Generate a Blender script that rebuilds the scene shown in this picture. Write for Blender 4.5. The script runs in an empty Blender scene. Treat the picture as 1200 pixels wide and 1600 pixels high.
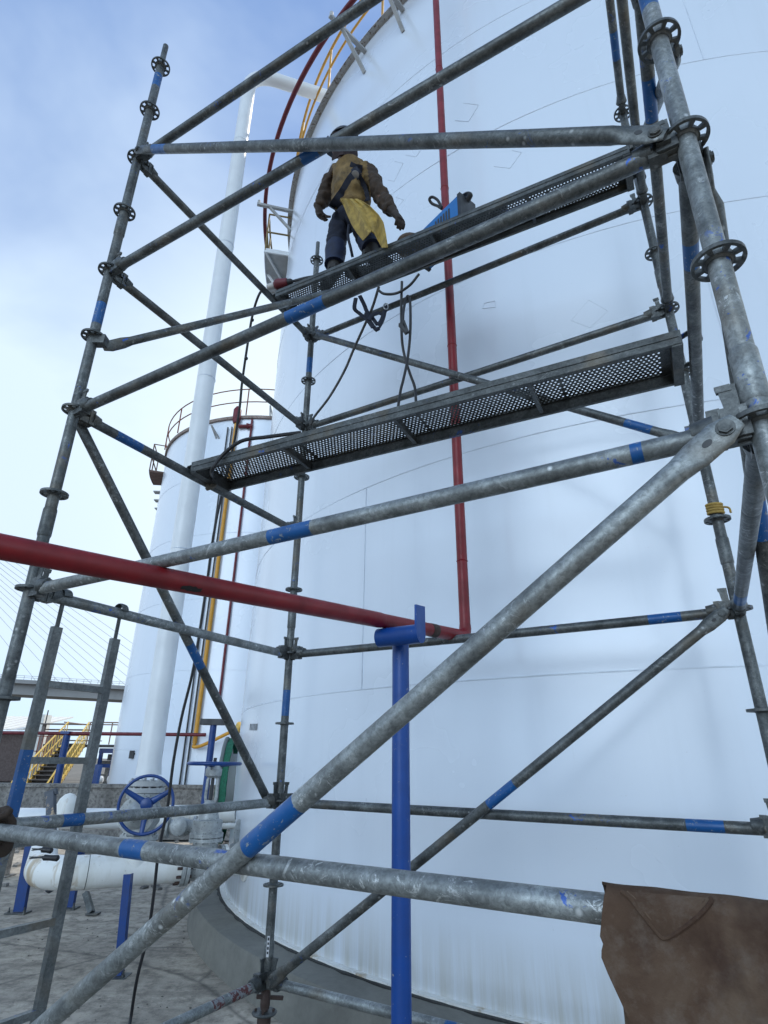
import bpy, math, random
from mathutils import Vector, Matrix
from mathutils.bvhtree import BVHTree
random.seed(7)
S = bpy.context.scene
C = S.collection
R = math.radians

# ------------------------------------------------------------------ camera, sky, sun, exposure
H = 1.70                                   # eye height above the ground
FPX, PITCH, ROLL = 897.885, 0.4075, 0.0102
fw = Vector((0, math.cos(PITCH), math.sin(PITCH)))
_u = Vector((0, -math.sin(PITCH), math.cos(PITCH))); _r = Vector((1, 0, 0))
rt = math.cos(ROLL)*_r + math.sin(ROLL)*_u
up = -math.sin(ROLL)*_r + math.cos(ROLL)*_u
EYE = Vector((0, 0, H))
cd = bpy.data.cameras.new('camera'); cam = bpy.data.objects.new('camera', cd); C.objects.link(cam)
cd.sensor_fit = 'VERTICAL'; cd.sensor_height = 24; cd.lens = FPX/1600*24
cd.clip_start = 0.05; cd.clip_end = 5000
M = Matrix.Identity(4)
for i in range(3):
    M[i][0], M[i][1], M[i][2], M[i][3] = rt[i], up[i], -fw[i], EYE[i]
cam.matrix_world = M
S.camera = cam

SUN_DIR = Vector((0.62, 0.42, 0.95)).normalized()      # towards the sun: behind the big tank
w = bpy.data.worlds.new('World'); S.world = w; w.use_nodes = True
nt = w.node_tree; nt.nodes.clear()
def wn(t, **k):
    n = nt.nodes.new(t)
    for a, b in k.items(): setattr(n, a, b)
    return n
out = wn('ShaderNodeOutputWorld'); bg = wn('ShaderNodeBackground'); bg.inputs[1].default_value = 0.125
sky = wn('ShaderNodeTexSky', sky_type='NISHITA', sun_disc=False)
sky.sun_elevation = math.asin(SUN_DIR.z); sky.sun_rotation = math.atan2(SUN_DIR.x, SUN_DIR.y)
sky.air_density = 1.2; sky.dust_density = 1.5; sky.ozone_density = 1.5
tc = wn('ShaderNodeTexCoord'); mp = wn('ShaderNodeMapping'); mp.inputs['Scale'].default_value = (1.0, 1.0, 1.7)
mp.inputs['Rotation'].default_value = (0.2, 0.5, 0.3)
nz = wn('ShaderNodeTexNoise'); nz.inputs['Scale'].default_value = 2.1; nz.inputs['Detail'].default_value = 5; nz.inputs['Roughness'].default_value = 0.52
nz.inputs['Distortion'].default_value = 0.3
cr = wn('ShaderNodeValToRGB'); cr.color_ramp.elements[0].position = 0.36; cr.color_ramp.elements[1].position = 0.76
cr.color_ramp.elements[0].color = (0.36,)*3+(1,); cr.color_ramp.elements[1].color = (0.90,)*3+(1,)
cr.color_ramp.elements[0].color = (0,)*3+(1,); cr.color_ramp.elements[1].color = (1,)*3+(1,)
def lk(a, b): nt.links.new(a, b)
def wmix(f, a, b):
    m_ = wn('ShaderNodeMixRGB')
    for s_, v in zip(m_.inputs, (f, a, b)):
        if isinstance(v, (int, float)): s_.default_value = v
        elif isinstance(v, tuple): s_.default_value = (*v, 1)
        else: lk(v, s_)
    return m_.outputs[0]
def wrange(v, a, b, c, d, smooth=True):
    m_ = wn('ShaderNodeMapRange'); m_.interpolation_type = 'SMOOTHSTEP' if smooth else 'LINEAR'
    for i_, x in zip((1, 2, 3, 4), (a, b, c, d)): m_.inputs[i_].default_value = x
    lk(v, m_.inputs[0]); return m_.outputs[0]
def wmath(op, a, b):
    m_ = wn('ShaderNodeMath'); m_.operation = op
    for s_, v in zip(m_.inputs, (a, b)):
        if isinstance(v, (int, float)): s_.default_value = v
        else: lk(v, s_)
    return m_.outputs[0]
sep = wn('ShaderNodeSeparateXYZ'); lk(tc.outputs['Generated'], sep.inputs[0]); lk(tc.outputs['Generated'], mp.inputs[0]); lk(mp.outputs[0], nz.inputs['Vector']); lk(nz.outputs['Fac'], cr.inputs[0])
blue = wmix(.22, (.55, 1.45, 3.7), sky.outputs[0])                       # clear blue between the clouds
cloud = (4.35, 5.3, 6.45)
low = wrange(sep.outputs['Z'], .88, .45, .0, .85)                        # the veil thickens towards the horizon
f_ = wmath('MINIMUM', wmath('ADD', wmath('MULTIPLY', cr.outputs[0], .62), low), 1.0)
c1 = wmix(f_, blue, cloud)
hz = wrange(sep.outputs['Z'], .22, .02, 0.0, .7)
c1 = wmix(hz, c1, (4.0, 5.35, 6.7))
c1 = wmix(wmath('MULTIPLY', wrange(sep.outputs['X'], -.56, -.18, 0.0, .85), wrange(sep.outputs['Z'], .86, .62, 0.0, 1.0)), c1, (5.4, 6.3, 6.9))     # thin bright veil beside the tank
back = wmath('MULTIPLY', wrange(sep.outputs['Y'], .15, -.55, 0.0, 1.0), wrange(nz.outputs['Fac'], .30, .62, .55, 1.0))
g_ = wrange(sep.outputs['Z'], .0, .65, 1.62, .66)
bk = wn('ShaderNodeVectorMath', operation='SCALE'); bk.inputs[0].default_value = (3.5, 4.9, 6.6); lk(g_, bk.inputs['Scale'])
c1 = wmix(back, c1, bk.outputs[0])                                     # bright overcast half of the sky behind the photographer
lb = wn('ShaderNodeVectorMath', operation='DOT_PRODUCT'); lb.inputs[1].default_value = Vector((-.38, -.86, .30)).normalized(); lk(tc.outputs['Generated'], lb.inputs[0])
c1 = wmix(wrange(lb.outputs['Value'], .91, .985, 0.0, 1.0), c1, (18.5, 22.5, 26.6))   # unseen bright lobe added low behind the photographer for soft shadows on the tank
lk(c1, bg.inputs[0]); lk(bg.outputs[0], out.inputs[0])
sl = bpy.data.lights.new('sun', 'SUN'); sl.energy = 2.2; sl.angle = R(4); sl.color = (1, .95, .87)
so = bpy.data.objects.new('sun', sl); C.objects.link(so)
so.rotation_euler = (-SUN_DIR).to_track_quat('-Z', 'Y').to_euler(); so.location = (20, 20, 40)
S.view_settings.view_transform = 'Standard'; S.view_settings.look = 'None'; S.view_settings.gamma = 1
S.view_settings.exposure = 0.52
S.cycles.max_bounces = 6

# ------------------------------------------------------------------ measuring helpers (pixel of the 1200x1600 photo -> point of the place)
def ray(px, py):
    return (fw*FPX + rt*(px-600) - up*(py-800)).normalized()
def at_y(px, py, y):
    d = ray(px, py); return EYE + d*(y/d.y)
def at_z(px, py, z):
    d = ray(px, py); return EYE + d*((z-H)/d.z)
def at_plane(px, py, P, n):
    d = ray(px, py); return EYE + d*((P-EYE).dot(n)/d.dot(n))
def project(P):
    q = P-EYE; d = q.dot(fw); return 600+FPX*q.dot(rt)/d, 800-FPX*q.dot(up)/d
def par(px, py, P, Q):
    """parameter along P->Q nearest a pixel"""
    best = (1e18, 0)
    for i in range(-100, 1301):
        t = i/1000; q = P.lerp(Q, t)
        if (q-EYE).dot(fw) < .1: continue
        x, y = project(q); e = (x-px)**2+(y-py)**2
        if e < best[0]: best = (e, t)
    return best[1]

# ------------------------------------------------------------------ materials
def newmat(name):
    m = bpy.data.materials.new(name); m.use_nodes = True
    n = m.node_tree; b = n.nodes['Principled BSDF']; return m, n, b
def N(n, t, **k):
    x = n.nodes.new(t)
    for a, b in k.items():
        if a in x.inputs: x.inputs[a].default_value = b
        else: setattr(x, a, b)
    return x
def noise(n, scale, detail=4, rough=.55, vec=None, dist=0):
    x = N(n, 'ShaderNodeTexNoise', Scale=scale, Detail=detail, Roughness=rough, Distortion=dist)
    if vec is not None: n.links.new(vec, x.inputs['Vector'])
    return x.outputs['Fac']
def ramp(n, fac, stops):
    x = n.nodes.new('ShaderNodeValToRGB'); e = x.color_ramp.elements
    while len(e) < len(stops): e.new(.5)
    for i, (p, c) in enumerate(stops):
        e[i].position = p; e[i].color = (c, c, c, 1) if isinstance(c, (int, float)) else (*c, 1)
    n.links.new(fac, x.inputs[0]); return x.outputs[0]
def mix(n, f, a, b, mode='MIX'):
    x = n.nodes.new('ShaderNodeMixRGB'); x.blend_type = mode
    for s, v in zip(x.inputs, (f, a, b)):
        if isinstance(v, (int, float)): s.default_value = v if s.type == 'VALUE' else (v, v, v, 1)
        elif isinstance(v, tuple): s.default_value = (*v, 1)
        else: n.links.new(v, s)
    return x.outputs[0]
def bump(n, b, h, strength=.3, dist=.01):
    x = N(n, 'ShaderNodeBump', Strength=strength, Distance=dist); n.links.new(h, x.inputs['Height']); n.links.new(x.outputs[0], b.inputs['Normal'])
def objvec(n, scale=(1, 1, 1)):
    t = n.nodes.new('ShaderNodeTexCoord'); oi = n.nodes.new('ShaderNodeObjectInfo')
    a = n.nodes.new('ShaderNodeVectorMath'); a.operation = 'MULTIPLY'; a.inputs[1].default_value = scale
    n.links.new(t.outputs['Object'], a.inputs[0])
    k = n.nodes.new('ShaderNodeMath'); k.operation = 'MULTIPLY'; k.inputs[1].default_value = 37.0
    n.links.new(oi.outputs['Random'], k.inputs[0])
    s = n.nodes.new('ShaderNodeVectorMath'); s.operation = 'ADD'
    n.links.new(a.outputs[0], s.inputs[0]); n.links.new(k.outputs[0], s.inputs[1]); return s.outputs[0]
def worldz(n):
    g = n.nodes.new('ShaderNodeNewGeometry'); s = n.nodes.new('ShaderNodeSeparateXYZ'); n.links.new(g.outputs['Position'], s.inputs[0]); return g.outputs['Position'], s.outputs['Z']

def galv(name='galvanised_steel', lo=.05, hi=.20, splat=.4):
    m, n, b = newmat(name)
    v = objvec(n)
    base = ramp(n, noise(n, 9, 6, .65, v), [(.3, (lo*.92, lo, lo*1.0)), (.7, (hi*.93, hi, hi*1.0))])
    fine = noise(n, 70, 4, .7, v, .6)
    base = mix(n, ramp(n, fine, [(.35, .55), (.6, 0)]), base, (lo*.55, lo*.6, lo*.62))
    base = mix(n, ramp(n, noise(n, 3.1, 3, .6, v), [(.56, 0), (.72, .55)]), base, (.17, .135, .09))     # brown weathering
    # dried white paint and cement
    vo = N(n, 'ShaderNodeTexVoronoi', Scale=24.0, Randomness=1.0); vv = n.nodes.new('ShaderNodeVectorMath'); vv.operation = 'MULTIPLY_ADD'
    vv.inputs[1].default_value = (.6, .6, .6); n.links.new(v, vo.inputs['Vector'])
    nn = noise(n, 28, 5, .75, v)
    sp = mix(n, 1.0, ramp(n, vo.outputs['Distance'], [(.08, 1), (.22, 0)]), ramp(n, noise(n, 1.7, 3, .6, v), [(.52, 0), (.60, 1)]), 'MULTIPLY')
    patch = mix(n, 1.0, ramp(n, noise(n, 13, 7, .85, v, 2.2), [(.555, 0), (.62, .9)]), ramp(n, noise(n, 2.3, 3, .6, v), [(.46, 0), (.6, 1)]), 'MULTIPLY')
    msk = mix(n, 1.0, sp, patch, 'SCREEN')
    base = mix(n, mix(n, 1.0, msk, splat, 'MULTIPLY'), base, (.62, .64, .64))
    # odd smears of blue paint
    bl = mix(n, 1.0, ramp(n, noise(n, 19, 4, .7, v, .8), [(.62, 0), (.66, 1)]), ramp(n, noise(n, 1.9, 2, .5, v), [(.56, 0), (.62, 1)]), 'MULTIPLY')
    base = mix(n, mix(n, 1.0, bl, .8, 'MULTIPLY'), base, (.02, .10, .42))
    n.links.new(base, b.inputs['Base Color'])
    b.inputs['Metallic'].default_value = .55
    n.links.new(ramp(n, nn, [(.3, .34), (.7, .60)]), b.inputs['Roughness'])
    bump(n, b, mix(n, .5, fine, nn), .35, .004)
    return m
def paint(name, col, rough=.35, dark=.6, chip=None, chipcol=(.05, .04, .035), metal=0, sc=8, coat=0):
    m, n, b = newmat(name); v = objvec(n)
    f = noise(n, sc, 5, .6, v)
    c = mix(n, ramp(n, f, [(.35, .6), (.65, 0)]), col, tuple(x*dark for x in col))
    if chip is not None:
        c = mix(n, ramp(n, noise(n, sc*3.1, 6, .7, v, .5), [(chip, 0), (chip+.03, 1)]), c, chipcol)
    n.links.new(c, b.inputs['Base Color']); n.links.new(ramp(n, f, [(.3, rough*1.3), (.7, rough*.8)]), b.inputs['Roughness'])
    b.inputs['Metallic'].default_value = metal; b.inputs['Coat Weight'].default_value = coat
    bump(n, b, noise(n, sc*6, 3, .6, v), .12, .003)
    return m
def shell_mat(name, zb, seed=0):
    m, n, b = newmat(name); pos, z = worldz(n)
    mpn = n.nodes.new('ShaderNodeMapping'); mpn.inputs['Scale'].default_value = (2.2, 2.2, .10); n.links.new(pos, mpn.inputs[0])
    streak = noise(n, 2.6, 6, .62, mpn.outputs[0])
    big = noise(n, .7, 4, .55, pos)
    c = mix(n, ramp(n, streak, [(.54, 0), (.82, .22)]), (.68, .74, .82), (.53, .58, .63))
    c = mix(n, ramp(n, big, [(.4, 0), (.7, .30)]), c, (.60, .66, .74))
    # grime near the foot, of its own irregular shape
    zz = n.nodes.new('ShaderNodeMapRange'); zz.inputs[1].default_value = zb; zz.inputs[2].default_value = zb+.45; zz.inputs[3].default_value = 1; zz.inputs[4].default_value = 0
    n.links.new(z, zz.inputs[0])
    foot = mix(n, 1.0, zz.outputs[0], ramp(n, noise(n, 5, 6, .7, mpn.outputs[0]), [(.35, .15), (.65, .9)]), 'MULTIPLY')
    c = mix(n, foot, c, (.42, .40, .33))
    c = mix(n, ramp(n, noise(n, 60, 3, .7, pos), [(.71, 0), (.74, .35)]), c, (.35, .33, .30))
    mp2 = n.nodes.new('ShaderNodeMapping'); mp2.inputs['Scale'].default_value = (9, 9, .35); n.links.new(pos, mp2.inputs[0])
    c = mix(n, ramp(n, noise(n, 2.0, 5, .7, mp2.outputs[0]), [(.69, 0), (.78, .22)]), c, (.46, .48, .50))
    n.links.new(c, b.inputs['Base Color'])
    n.links.new(ramp(n, big, [(.3, .20), (.7, .30)]), b.inputs['Roughness'])
    b.inputs['Specular IOR Level'].default_value = .9
    mp3 = n.nodes.new('ShaderNodeMapping'); mp3.inputs['Scale'].default_value = (.8, .8, 1.7); n.links.new(pos, mp3.inputs[0])
    h = noise(n, .9, 0, .4, mp3.outputs[0])
    b.inputs['Coat Weight'].default_value = .35; b.inputs['Coat Roughness'].default_value = .16
    return m
def dirty_white(name):
    m, n, b = newmat(name); v = objvec(n); pos, z = worldz(n)
    mpn = n.nodes.new('ShaderNodeMapping'); mpn.inputs['Scale'].default_value = (3, 3, .35); n.links.new(pos, mpn.inputs[0])
    c = mix(n, ramp(n, noise(n, 2.4, 5, .65, mpn.outputs[0]), [(.5, 0), (.72, .55)]), (.74, .74, .71), (.52, .50, .43))
    c = mix(n, ramp(n, noise(n, 1.5, 4, .7, mpn.outputs[0]), [(.57, 0), (.66, .75)]), c, (.36, .25, .12))
    c = mix(n, ramp(n, noise(n, 26, 5, .7, v), [(.66, 0), (.70, .7)]), c, (.16, .14, .12))
    n.links.new(c, b.inputs['Base Color']); b.inputs['Roughness'].default_value = .42
    bump(n, b, noise(n, 30, 3, .6, v), .15, .003)
    return m
def concrete(name, lo, hi, sc=1.2, tint=(1, .97, .9), speck=.5, rough=.85, bm=.5, scr=True):
    m, n, b = newmat(name); g = n.nodes.new('ShaderNodeNewGeometry'); pos = g.outputs['Position']
    c = ramp(n, noise(n, sc, 8, .68, pos, .4), [(.3, tuple(lo*t for t in tint)), (.7, tuple(hi*t for t in tint))])
    c = mix(n, ramp(n, noise(n, sc*9, 7, .75, pos), [(.38, speck), (.55, 0)]), c, tuple(lo*.55*t for t in tint))
    if scr:
        mpn = n.nodes.new('ShaderNodeMapping'); mpn.inputs['Scale'].default_value = (.35, 2.2, 1); n.links.new(pos, mpn.inputs[0])
        c = mix(n, ramp(n, noise(n, 2.2, 6, .7, mpn.outputs[0]), [(.52, 0), (.66, .5)]), c, tuple(lo*.7*t for t in tint))
        c = mix(n, ramp(n, noise(n, 24, 5, .8, pos), [(.69, 0), (.73, .7)]), c, tuple(hi*1.7*t for t in tint))
        vo = N(n, 'ShaderNodeTexVoronoi', Scale=.26, feature='DISTANCE_TO_EDGE')
        wv = n.nodes.new('ShaderNodeMixRGB'); wv.inputs[0].default_value = .12; n.links.new(pos, wv.inputs[1])
        nc = N(n, 'ShaderNodeTexNoise', Scale=1.8, Detail=6.0); n.links.new(pos, nc.inputs['Vector']); n.links.new(nc.outputs['Color'], wv.inputs[2]); n.links.new(wv.outputs[0], vo.inputs['Vector'])
        c = mix(n, ramp(n, vo.outputs['Distance'], [(.0, .6), (.007, 0)]), c, (.05, .045, .04))
    n.links.new(c, b.inputs['Base Color']); b.inputs['Roughness'].default_value = rough
    bump(n, b, noise(n, sc*16, 8, .75, pos), bm, .02)
    return m
def fabric(name, col, dark=.5, rough=.9, sc=14, bmp=.4):
    m, n, b = newmat(name); v = objvec(n)
    c = mix(n, ramp(n, noise(n, sc, 6, .65, v), [(.35, 1), (.65, 0)]), col, tuple(x*dark for x in col))
    n.links.new(c, b.inputs['Base Color']); b.inputs['Roughness'].default_value = rough; b.inputs['Sheen Weight'].default_value = .0
    bump(n, b, noise(n, sc*2.2, 5, .7, v), bmp, .01)
    return m
def flat(name, col, rough=.5, metal=0):
    return paint(name, col, rough, .75, None, metal=metal)

GALV = galv(); GALVN = galv('worn_galvanised_steel', .12, .42, 1.0); GALVD = galv('weathered_steel', .05, .16, .3); ALU = galv('ladder_aluminium', .11, .25, .15)
DECK = galv('plank_steel', .045, .15, .15)
BLUE = paint('blue_band_paint', (.003, .085, .28), .4, .6, .60, (.22, .24, .25), sc=14)
BLUEP = paint('blue_pipe_paint', (.001, .055, .27), .38, .7, .65, (.25, .27, .28), sc=9)
BLUEW = paint('blue_enamel', (.002, .040, .19), .35, .6, .70, (.05, .05, .06), sc=12)
RED = paint('red_pipe_paint', (.215, .005, .010), .42, .45, .70, (.04, .02, .02), sc=7)
DRED = paint('dark_red_paint', (.14, .010, .018), .5, .6)
YEL = paint('yellow_rail_paint', (.52, .27, .035), .5, .6, .68, (.16, .08, .03))
YELB = paint('bright_yellow_paint', (.62, .42, .10), .45, .75, .7, (.25, .2, .1))
OCH = paint('ochre_pipe_paint', (.62, .30, .03), .5, .8)
SHELL = shell_mat('white_tank_paint', .28); SHELL2 = shell_mat('far_tank_paint', .0)
SEAM = flat('painted_weld_bead', (.66, .72, .80), .30)
WPIPE = dirty_white('dirty_white_pipe_paint'); WCLEAN = paint('white_pipe_paint', (.72, .74, .75), .35, .85, None, sc=3)
GREYF = paint('grey_walkway_paint', (.42, .43, .43), .6, .7, .64, (.20, .12, .07))
SILV = paint('aluminium_valve_paint', (.42, .44, .44), .5, .55, .60, (.12, .11, .10), metal=.3, sc=16)
RUST = paint('rusty_steel', (.060, .038, .030), .8, .5, .5, (.05, .03, .025), sc=18)
BLACK = flat('black_rubber', (.012, .012, .014), .5); DARK = flat('dark_steel', (.04, .042, .045), .55)
GROUND = concrete('stained_concrete', .20, .60, .8, (1, .88, .72), .7)
CEM = concrete('fresh_cement', .12, .21, 1.6, (1, .98, .86), .18, .8, .25, False)
WALLM = concrete('weathered_wall', .12, .36, 1.5, (1, .96, .9), .8, .9, .8, False)
BRIDGEM = concrete('bridge_concrete', .22, .32, .05, (1, 1, 1), .1, .8, 0, False)
SAND = concrete('yard_soil', .10, .2, .3, (1, .92, .8), .3, .9, .3, False)
TAR = concrete('tar_bead', .02, .07, 5, (1, 1, .95), .5, .8, .8, False)
GREEN = fabric('green_netting', (.015, .15, .085), .5, .9, 30, .8)
SUEDE = None

# ------------------------------------------------------------------ mesh builder
ORG = {}
class MB:
    def __init__(s): s.v = []; s.f = []; s.m = []; s.sm = []
    def add(s, vs, fs, m=0, smooth=True):
        o = len(s.v); s.v += [Vector(v) for v in vs]
        for f in fs: s.f.append([i+o for i in f]); s.m.append(m); s.sm.append(smooth)
        return s
    def box(s, c, sz, ax=None, m=0):
        c = Vector(c); a = ax or (Vector((1, 0, 0)), Vector((0, 1, 0)), Vector((0, 0, 1)))
        h = [x/2 for x in sz]
        vs = [c+a[0]*h[0]*i+a[1]*h[1]*j+a[2]*h[2]*k for i in (-1, 1) for j in (-1, 1) for k in (-1, 1)]
        return s.add(vs, [(0, 1, 3, 2), (4, 6, 7, 5), (0, 4, 5, 1), (2, 3, 7, 6), (0, 2, 6, 4), (1, 5, 7, 3)], m, False)
    def bar(s, p, q, wd, ht, upv=(0, 0, 1), m=0):
        p = Vector(p); q = Vector(q); d = q-p; L = d.length; d.normalize(); u = Vector(upv)
        sd = d.cross(u).normalized(); u = sd.cross(d)
        return s.box((p+q)/2, (L, wd, ht), (d, sd, u), m)
    def sweep(s, pts, rad, seg=14, mats=None, cap=True, ref=None, closed=False):
        """tube through pts; rad: number, list of r, or list of (ra, rb); ref gives the ra direction"""
        pts = [Vector(p) for p in pts]; n = len(pts)
        if not isinstance(rad, list): rad = [rad]*n
        tan = []
        for i in range(n):
            a = pts[(i-1) % n] if (closed or i > 0) else pts[i]; b = pts[(i+1) % n] if (closed or i < n-1) else pts[i]
            tan.append((b-a).normalized())
        r0 = Vector(ref) if ref is not None else (Vector((0, 0, 1)) if abs(tan[0].z) < .9 else Vector((0, 1, 0)))
        o = len(s.v); prev = None
        for i in range(n):
            t = tan[i]
            x = (r0 if prev is None else prev); x = (x-t*x.dot(t)).normalized(); y = t.cross(x); prev = x
            ra, rb = rad[i] if isinstance(rad[i], (tuple, list)) else (rad[i], rad[i])
            for k in range(seg):
                a = 2*math.pi*k/seg; s.v.append(pts[i]+x*math.cos(a)*ra+y*math.sin(a)*rb)
        for i in range(n if closed else n-1):
            j = (i+1) % n; mm = mats[i] if mats else 0
            for k in range(seg):
                k2 = (k+1) % seg
                s.f.append([o+i*seg+k, o+i*seg+k2, o+j*seg+k2, o+j*seg+k]); s.m.append(mm); s.sm.append(True)
        if cap and not closed:
            s.f.append([o+k for k in range(seg)][::-1]); s.m.append(mats[0] if mats else 0); s.sm.append(False)
            s.f.append([o+(n-1)*seg+k for k in range(seg)]); s.m.append(mats[-1] if mats else 0); s.sm.append(False)
        return s
    def lathe(s, base, axis, prof, seg=24, m=0, cap=True, ref=None):
        """prof: (height along axis, radius)"""
        base = Vector(base); a = Vector(axis).normalized()
        x = Vector(ref) if ref else (Vector((0, 0, 1)) if abs(a.z) < .9 else Vector((1, 0, 0)))
        x = (x-a*x.dot(a)).normalized(); y = a.cross(x); o = len(s.v)
        for h, r in prof:
            for k in range(seg):
                t = 2*math.pi*k/seg; s.v.append(base+a*h+(x*math.cos(t)+y*math.sin(t))*r)
        for i in range(len(prof)-1):
            for k in range(seg):
                k2 = (k+1) % seg; s.f.append([o+i*seg+k, o+i*seg+k2, o+(i+1)*seg+k2, o+(i+1)*seg+k]); s.m.append(m); s.sm.append(True)
        if cap:
            s.f.append([o+k for k in range(seg)][::-1]); s.m.append(m); s.sm.append(False)
            e = o+(len(prof)-1)*seg; s.f.append([e+k for k in range(seg)]); s.m.append(m); s.sm.append(False)
        return s
    def sphere(s, c, r, seg=12, rings=8, m=0):
        c = Vector(c); rr = r if isinstance(r, (tuple, list)) else (r, r, r)
        vs = [c+Vector((0, 0, -rr[2]))]
        for i in range(1, rings):
            t = math.pi*i/rings-math.pi/2
            for k in range(seg):
                a = 2*math.pi*k/seg; vs.append(c+Vector((math.cos(a)*math.cos(t)*rr[0], math.sin(a)*math.cos(t)*rr[1], math.sin(t)*rr[2])))
        vs.append(c+Vector((0, 0, rr[2]))); fs = []
        for k in range(seg):
            fs.append((0, 1+(k+1) % seg, 1+k)); L = 1+(rings-2)*seg; fs.append((L+k, L+(k+1) % seg, len(vs)-1))
            for i in range(rings-2):
                a = 1+i*seg; fs.append((a+k, a+(k+1) % seg, a+seg+(k+1) % seg, a+seg+k))
        return s.add(vs, fs, m)
    def bolts(s, c, axis, rad, n, r=.012, h=.02, m=0, ph=0):
        a = Vector(axis).normalized(); x = Vector((0, 0, 1)) if abs(a.z) < .9 else Vector((1, 0, 0)); x = (x-a*x.dot(a)).normalized(); y = a.cross(x)
        for k in range(n):
            t = 2*math.pi*k/n+ph; p = Vector(c)+(x*math.cos(t)+y*math.sin(t))*rad
            s.lathe(p-a*h, a, [(0, r), (2*h, r)], 6, m)
        return s
    def prism(s, poly, d, m=0):
        """flat polygon (list of points) given thickness by vector d"""
        d = Vector(d); n = len(poly); vs = [Vector(p)-d/2 for p in poly]+[Vector(p)+d/2 for p in poly]
        fs = [list(range(n))[::-1], [n+i for i in range(n)]]+[(i, (i+1) % n, n+(i+1) % n, n+i) for i in range(n)]
        return s.add(vs, fs, m, False)
    def sheet(s, grid, th=.003, m=0, toward=None):
        """grid of points [row][col] with thickness"""
        nr, nc = len(grid), len(grid[0]); P = [[Vector(p) for p in r] for r in grid]; o = len(s.v); nor = []
        for i in range(nr):
            for j in range(nc):
                a = P[min(i+1, nr-1)][j]-P[max(i-1, 0)][j]; b = P[i][min(j+1, nc-1)]-P[i][max(j-1, 0)]
                q = a.cross(b); q = q.normalized() if q.length > 1e-9 else Vector((0, 0, 1)); nor.append(q)
        for sg in (.5, -.5):
            for i in range(nr):
                for j in range(nc): s.v.append(P[i][j]+nor[i*nc+j]*th*sg)
        K = nr*nc; add = lambda f, sm=True: (s.f.append([o+x for x in f]), s.m.append(m), s.sm.append(sm))
        for i in range(nr-1):
            for j in range(nc-1):
                a, b, c, d = i*nc+j, i*nc+j+1, (i+1)*nc+j+1, (i+1)*nc+j
                add((a, d, c, b)); add((K+a, K+b, K+c, K+d))
        edge = [(0, j) for j in range(nc)]+[(i, nc-1) for i in range(1, nr)]+[(nr-1, j) for j in range(nc-2, -1, -1)]+[(i, 0) for i in range(nr-2, 0, -1)]
        for (a, b), (c, d) in zip(edge, edge[1:]+edge[:1]):
            p, q = a*nc+b, c*nc+d; add((p, q, K+q, K+p), False)
        return s
    def build(s, name, mats, parent=None, label=None, cat=None, group=None, kind=None, ang=38, origin=None):
        if not isinstance(mats, (list, tuple)): mats = [mats]
        xs = [v.x for v in s.v]; ys = [v.y for v in s.v]; zs = [v.z for v in s.v]
        og = Vector(origin) if origin is not None else Vector(((min(xs)+max(xs))/2, (min(ys)+max(ys))/2, min(zs)))
        me = bpy.data.meshes.new(name); me.from_pydata([v-og for v in s.v], [], s.f)
        for m_ in mats: me.materials.append(m_)
        me.polygons.foreach_set('material_index', s.m); me.polygons.foreach_set('use_smooth', s.sm); me.update()
        me.set_sharp_from_angle(angle=R(ang))
        return link(name, me, og, parent, label, cat, group, kind)
def link(name, me, og, parent=None, label=None, cat=None, group=None, kind=None):
    o = bpy.data.objects.new(name, me); C.objects.link(o); ORG[o.name] = Vector(og)
    if parent: o.parent = parent; o.location = Vector(og)-ORG[parent.name]
    else: o.location = og
    tag(o, label, cat, group, kind); return o
def tag(o, label=None, cat=None, group=None, kind=None):
    for k, v in (('label', label), ('category', cat), ('group', group), ('kind', kind)):
        if v: o[k] = v
def thing(name, loc, label, cat, group=None, kind=None):
    o = bpy.data.objects.new(name, None); C.objects.link(o); o.location = loc; o.empty_display_size = .2; ORG[o.name] = Vector(loc)
    tag(o, label, cat, group, kind); return o
def curve(pts, n=8):
    pts = [Vector(p) for p in pts]; out_ = []
    P = [pts[0]*2-pts[1]]+pts+[pts[-1]*2-pts[-2]]
    for i in range(1, len(P)-2):
        for k in range(n):
            t = k/n; a, b, c, d = P[i-1], P[i], P[i+1], P[i+2]
            out_.append(.5*((2*b)+(c-a)*t+(2*a-5*b+4*c-d)*t*t+(3*b-a-3*c+d)*t**3))
    out_.append(pts[-1]); return out_
def cable(name, pts, r, mat, label=None, cat=None, parent=None, seg=8, n=8, group=None):
    return MB().sweep(curve(pts, n), r, seg).build(name, mat, parent, label, cat, group)

# ------------------------------------------------------------------ ground
g = MB(); z0 = 0
g.add([(-900, -900, -.03), (900, -900, -.03), (900, 900, -.03), (-900, 900, -.03)], [(0, 1, 2, 3)], 0, False)
g.build('ground', SAND, kind='structure')
# concrete yard inside the dike, gently uneven
gr = []
for i in range(49):
    row = []
    for j in range(61):
        x = -16+j*.6; y = -5+i*.405
        row.append((x, y, .012*math.sin(x*1.3+y*.7)*math.cos(y*1.9-x*.4)))
    gr.append(row)
o = MB(); vs = [p for r_ in gr for p in r_]; fs = [(i*61+j, i*61+j+1, (i+1)*61+j+1, (i+1)*61+j) for i in range(48) for j in range(60)]
o.add(vs, fs); o.build('concrete_pavement', GROUND, kind='structure')

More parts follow.
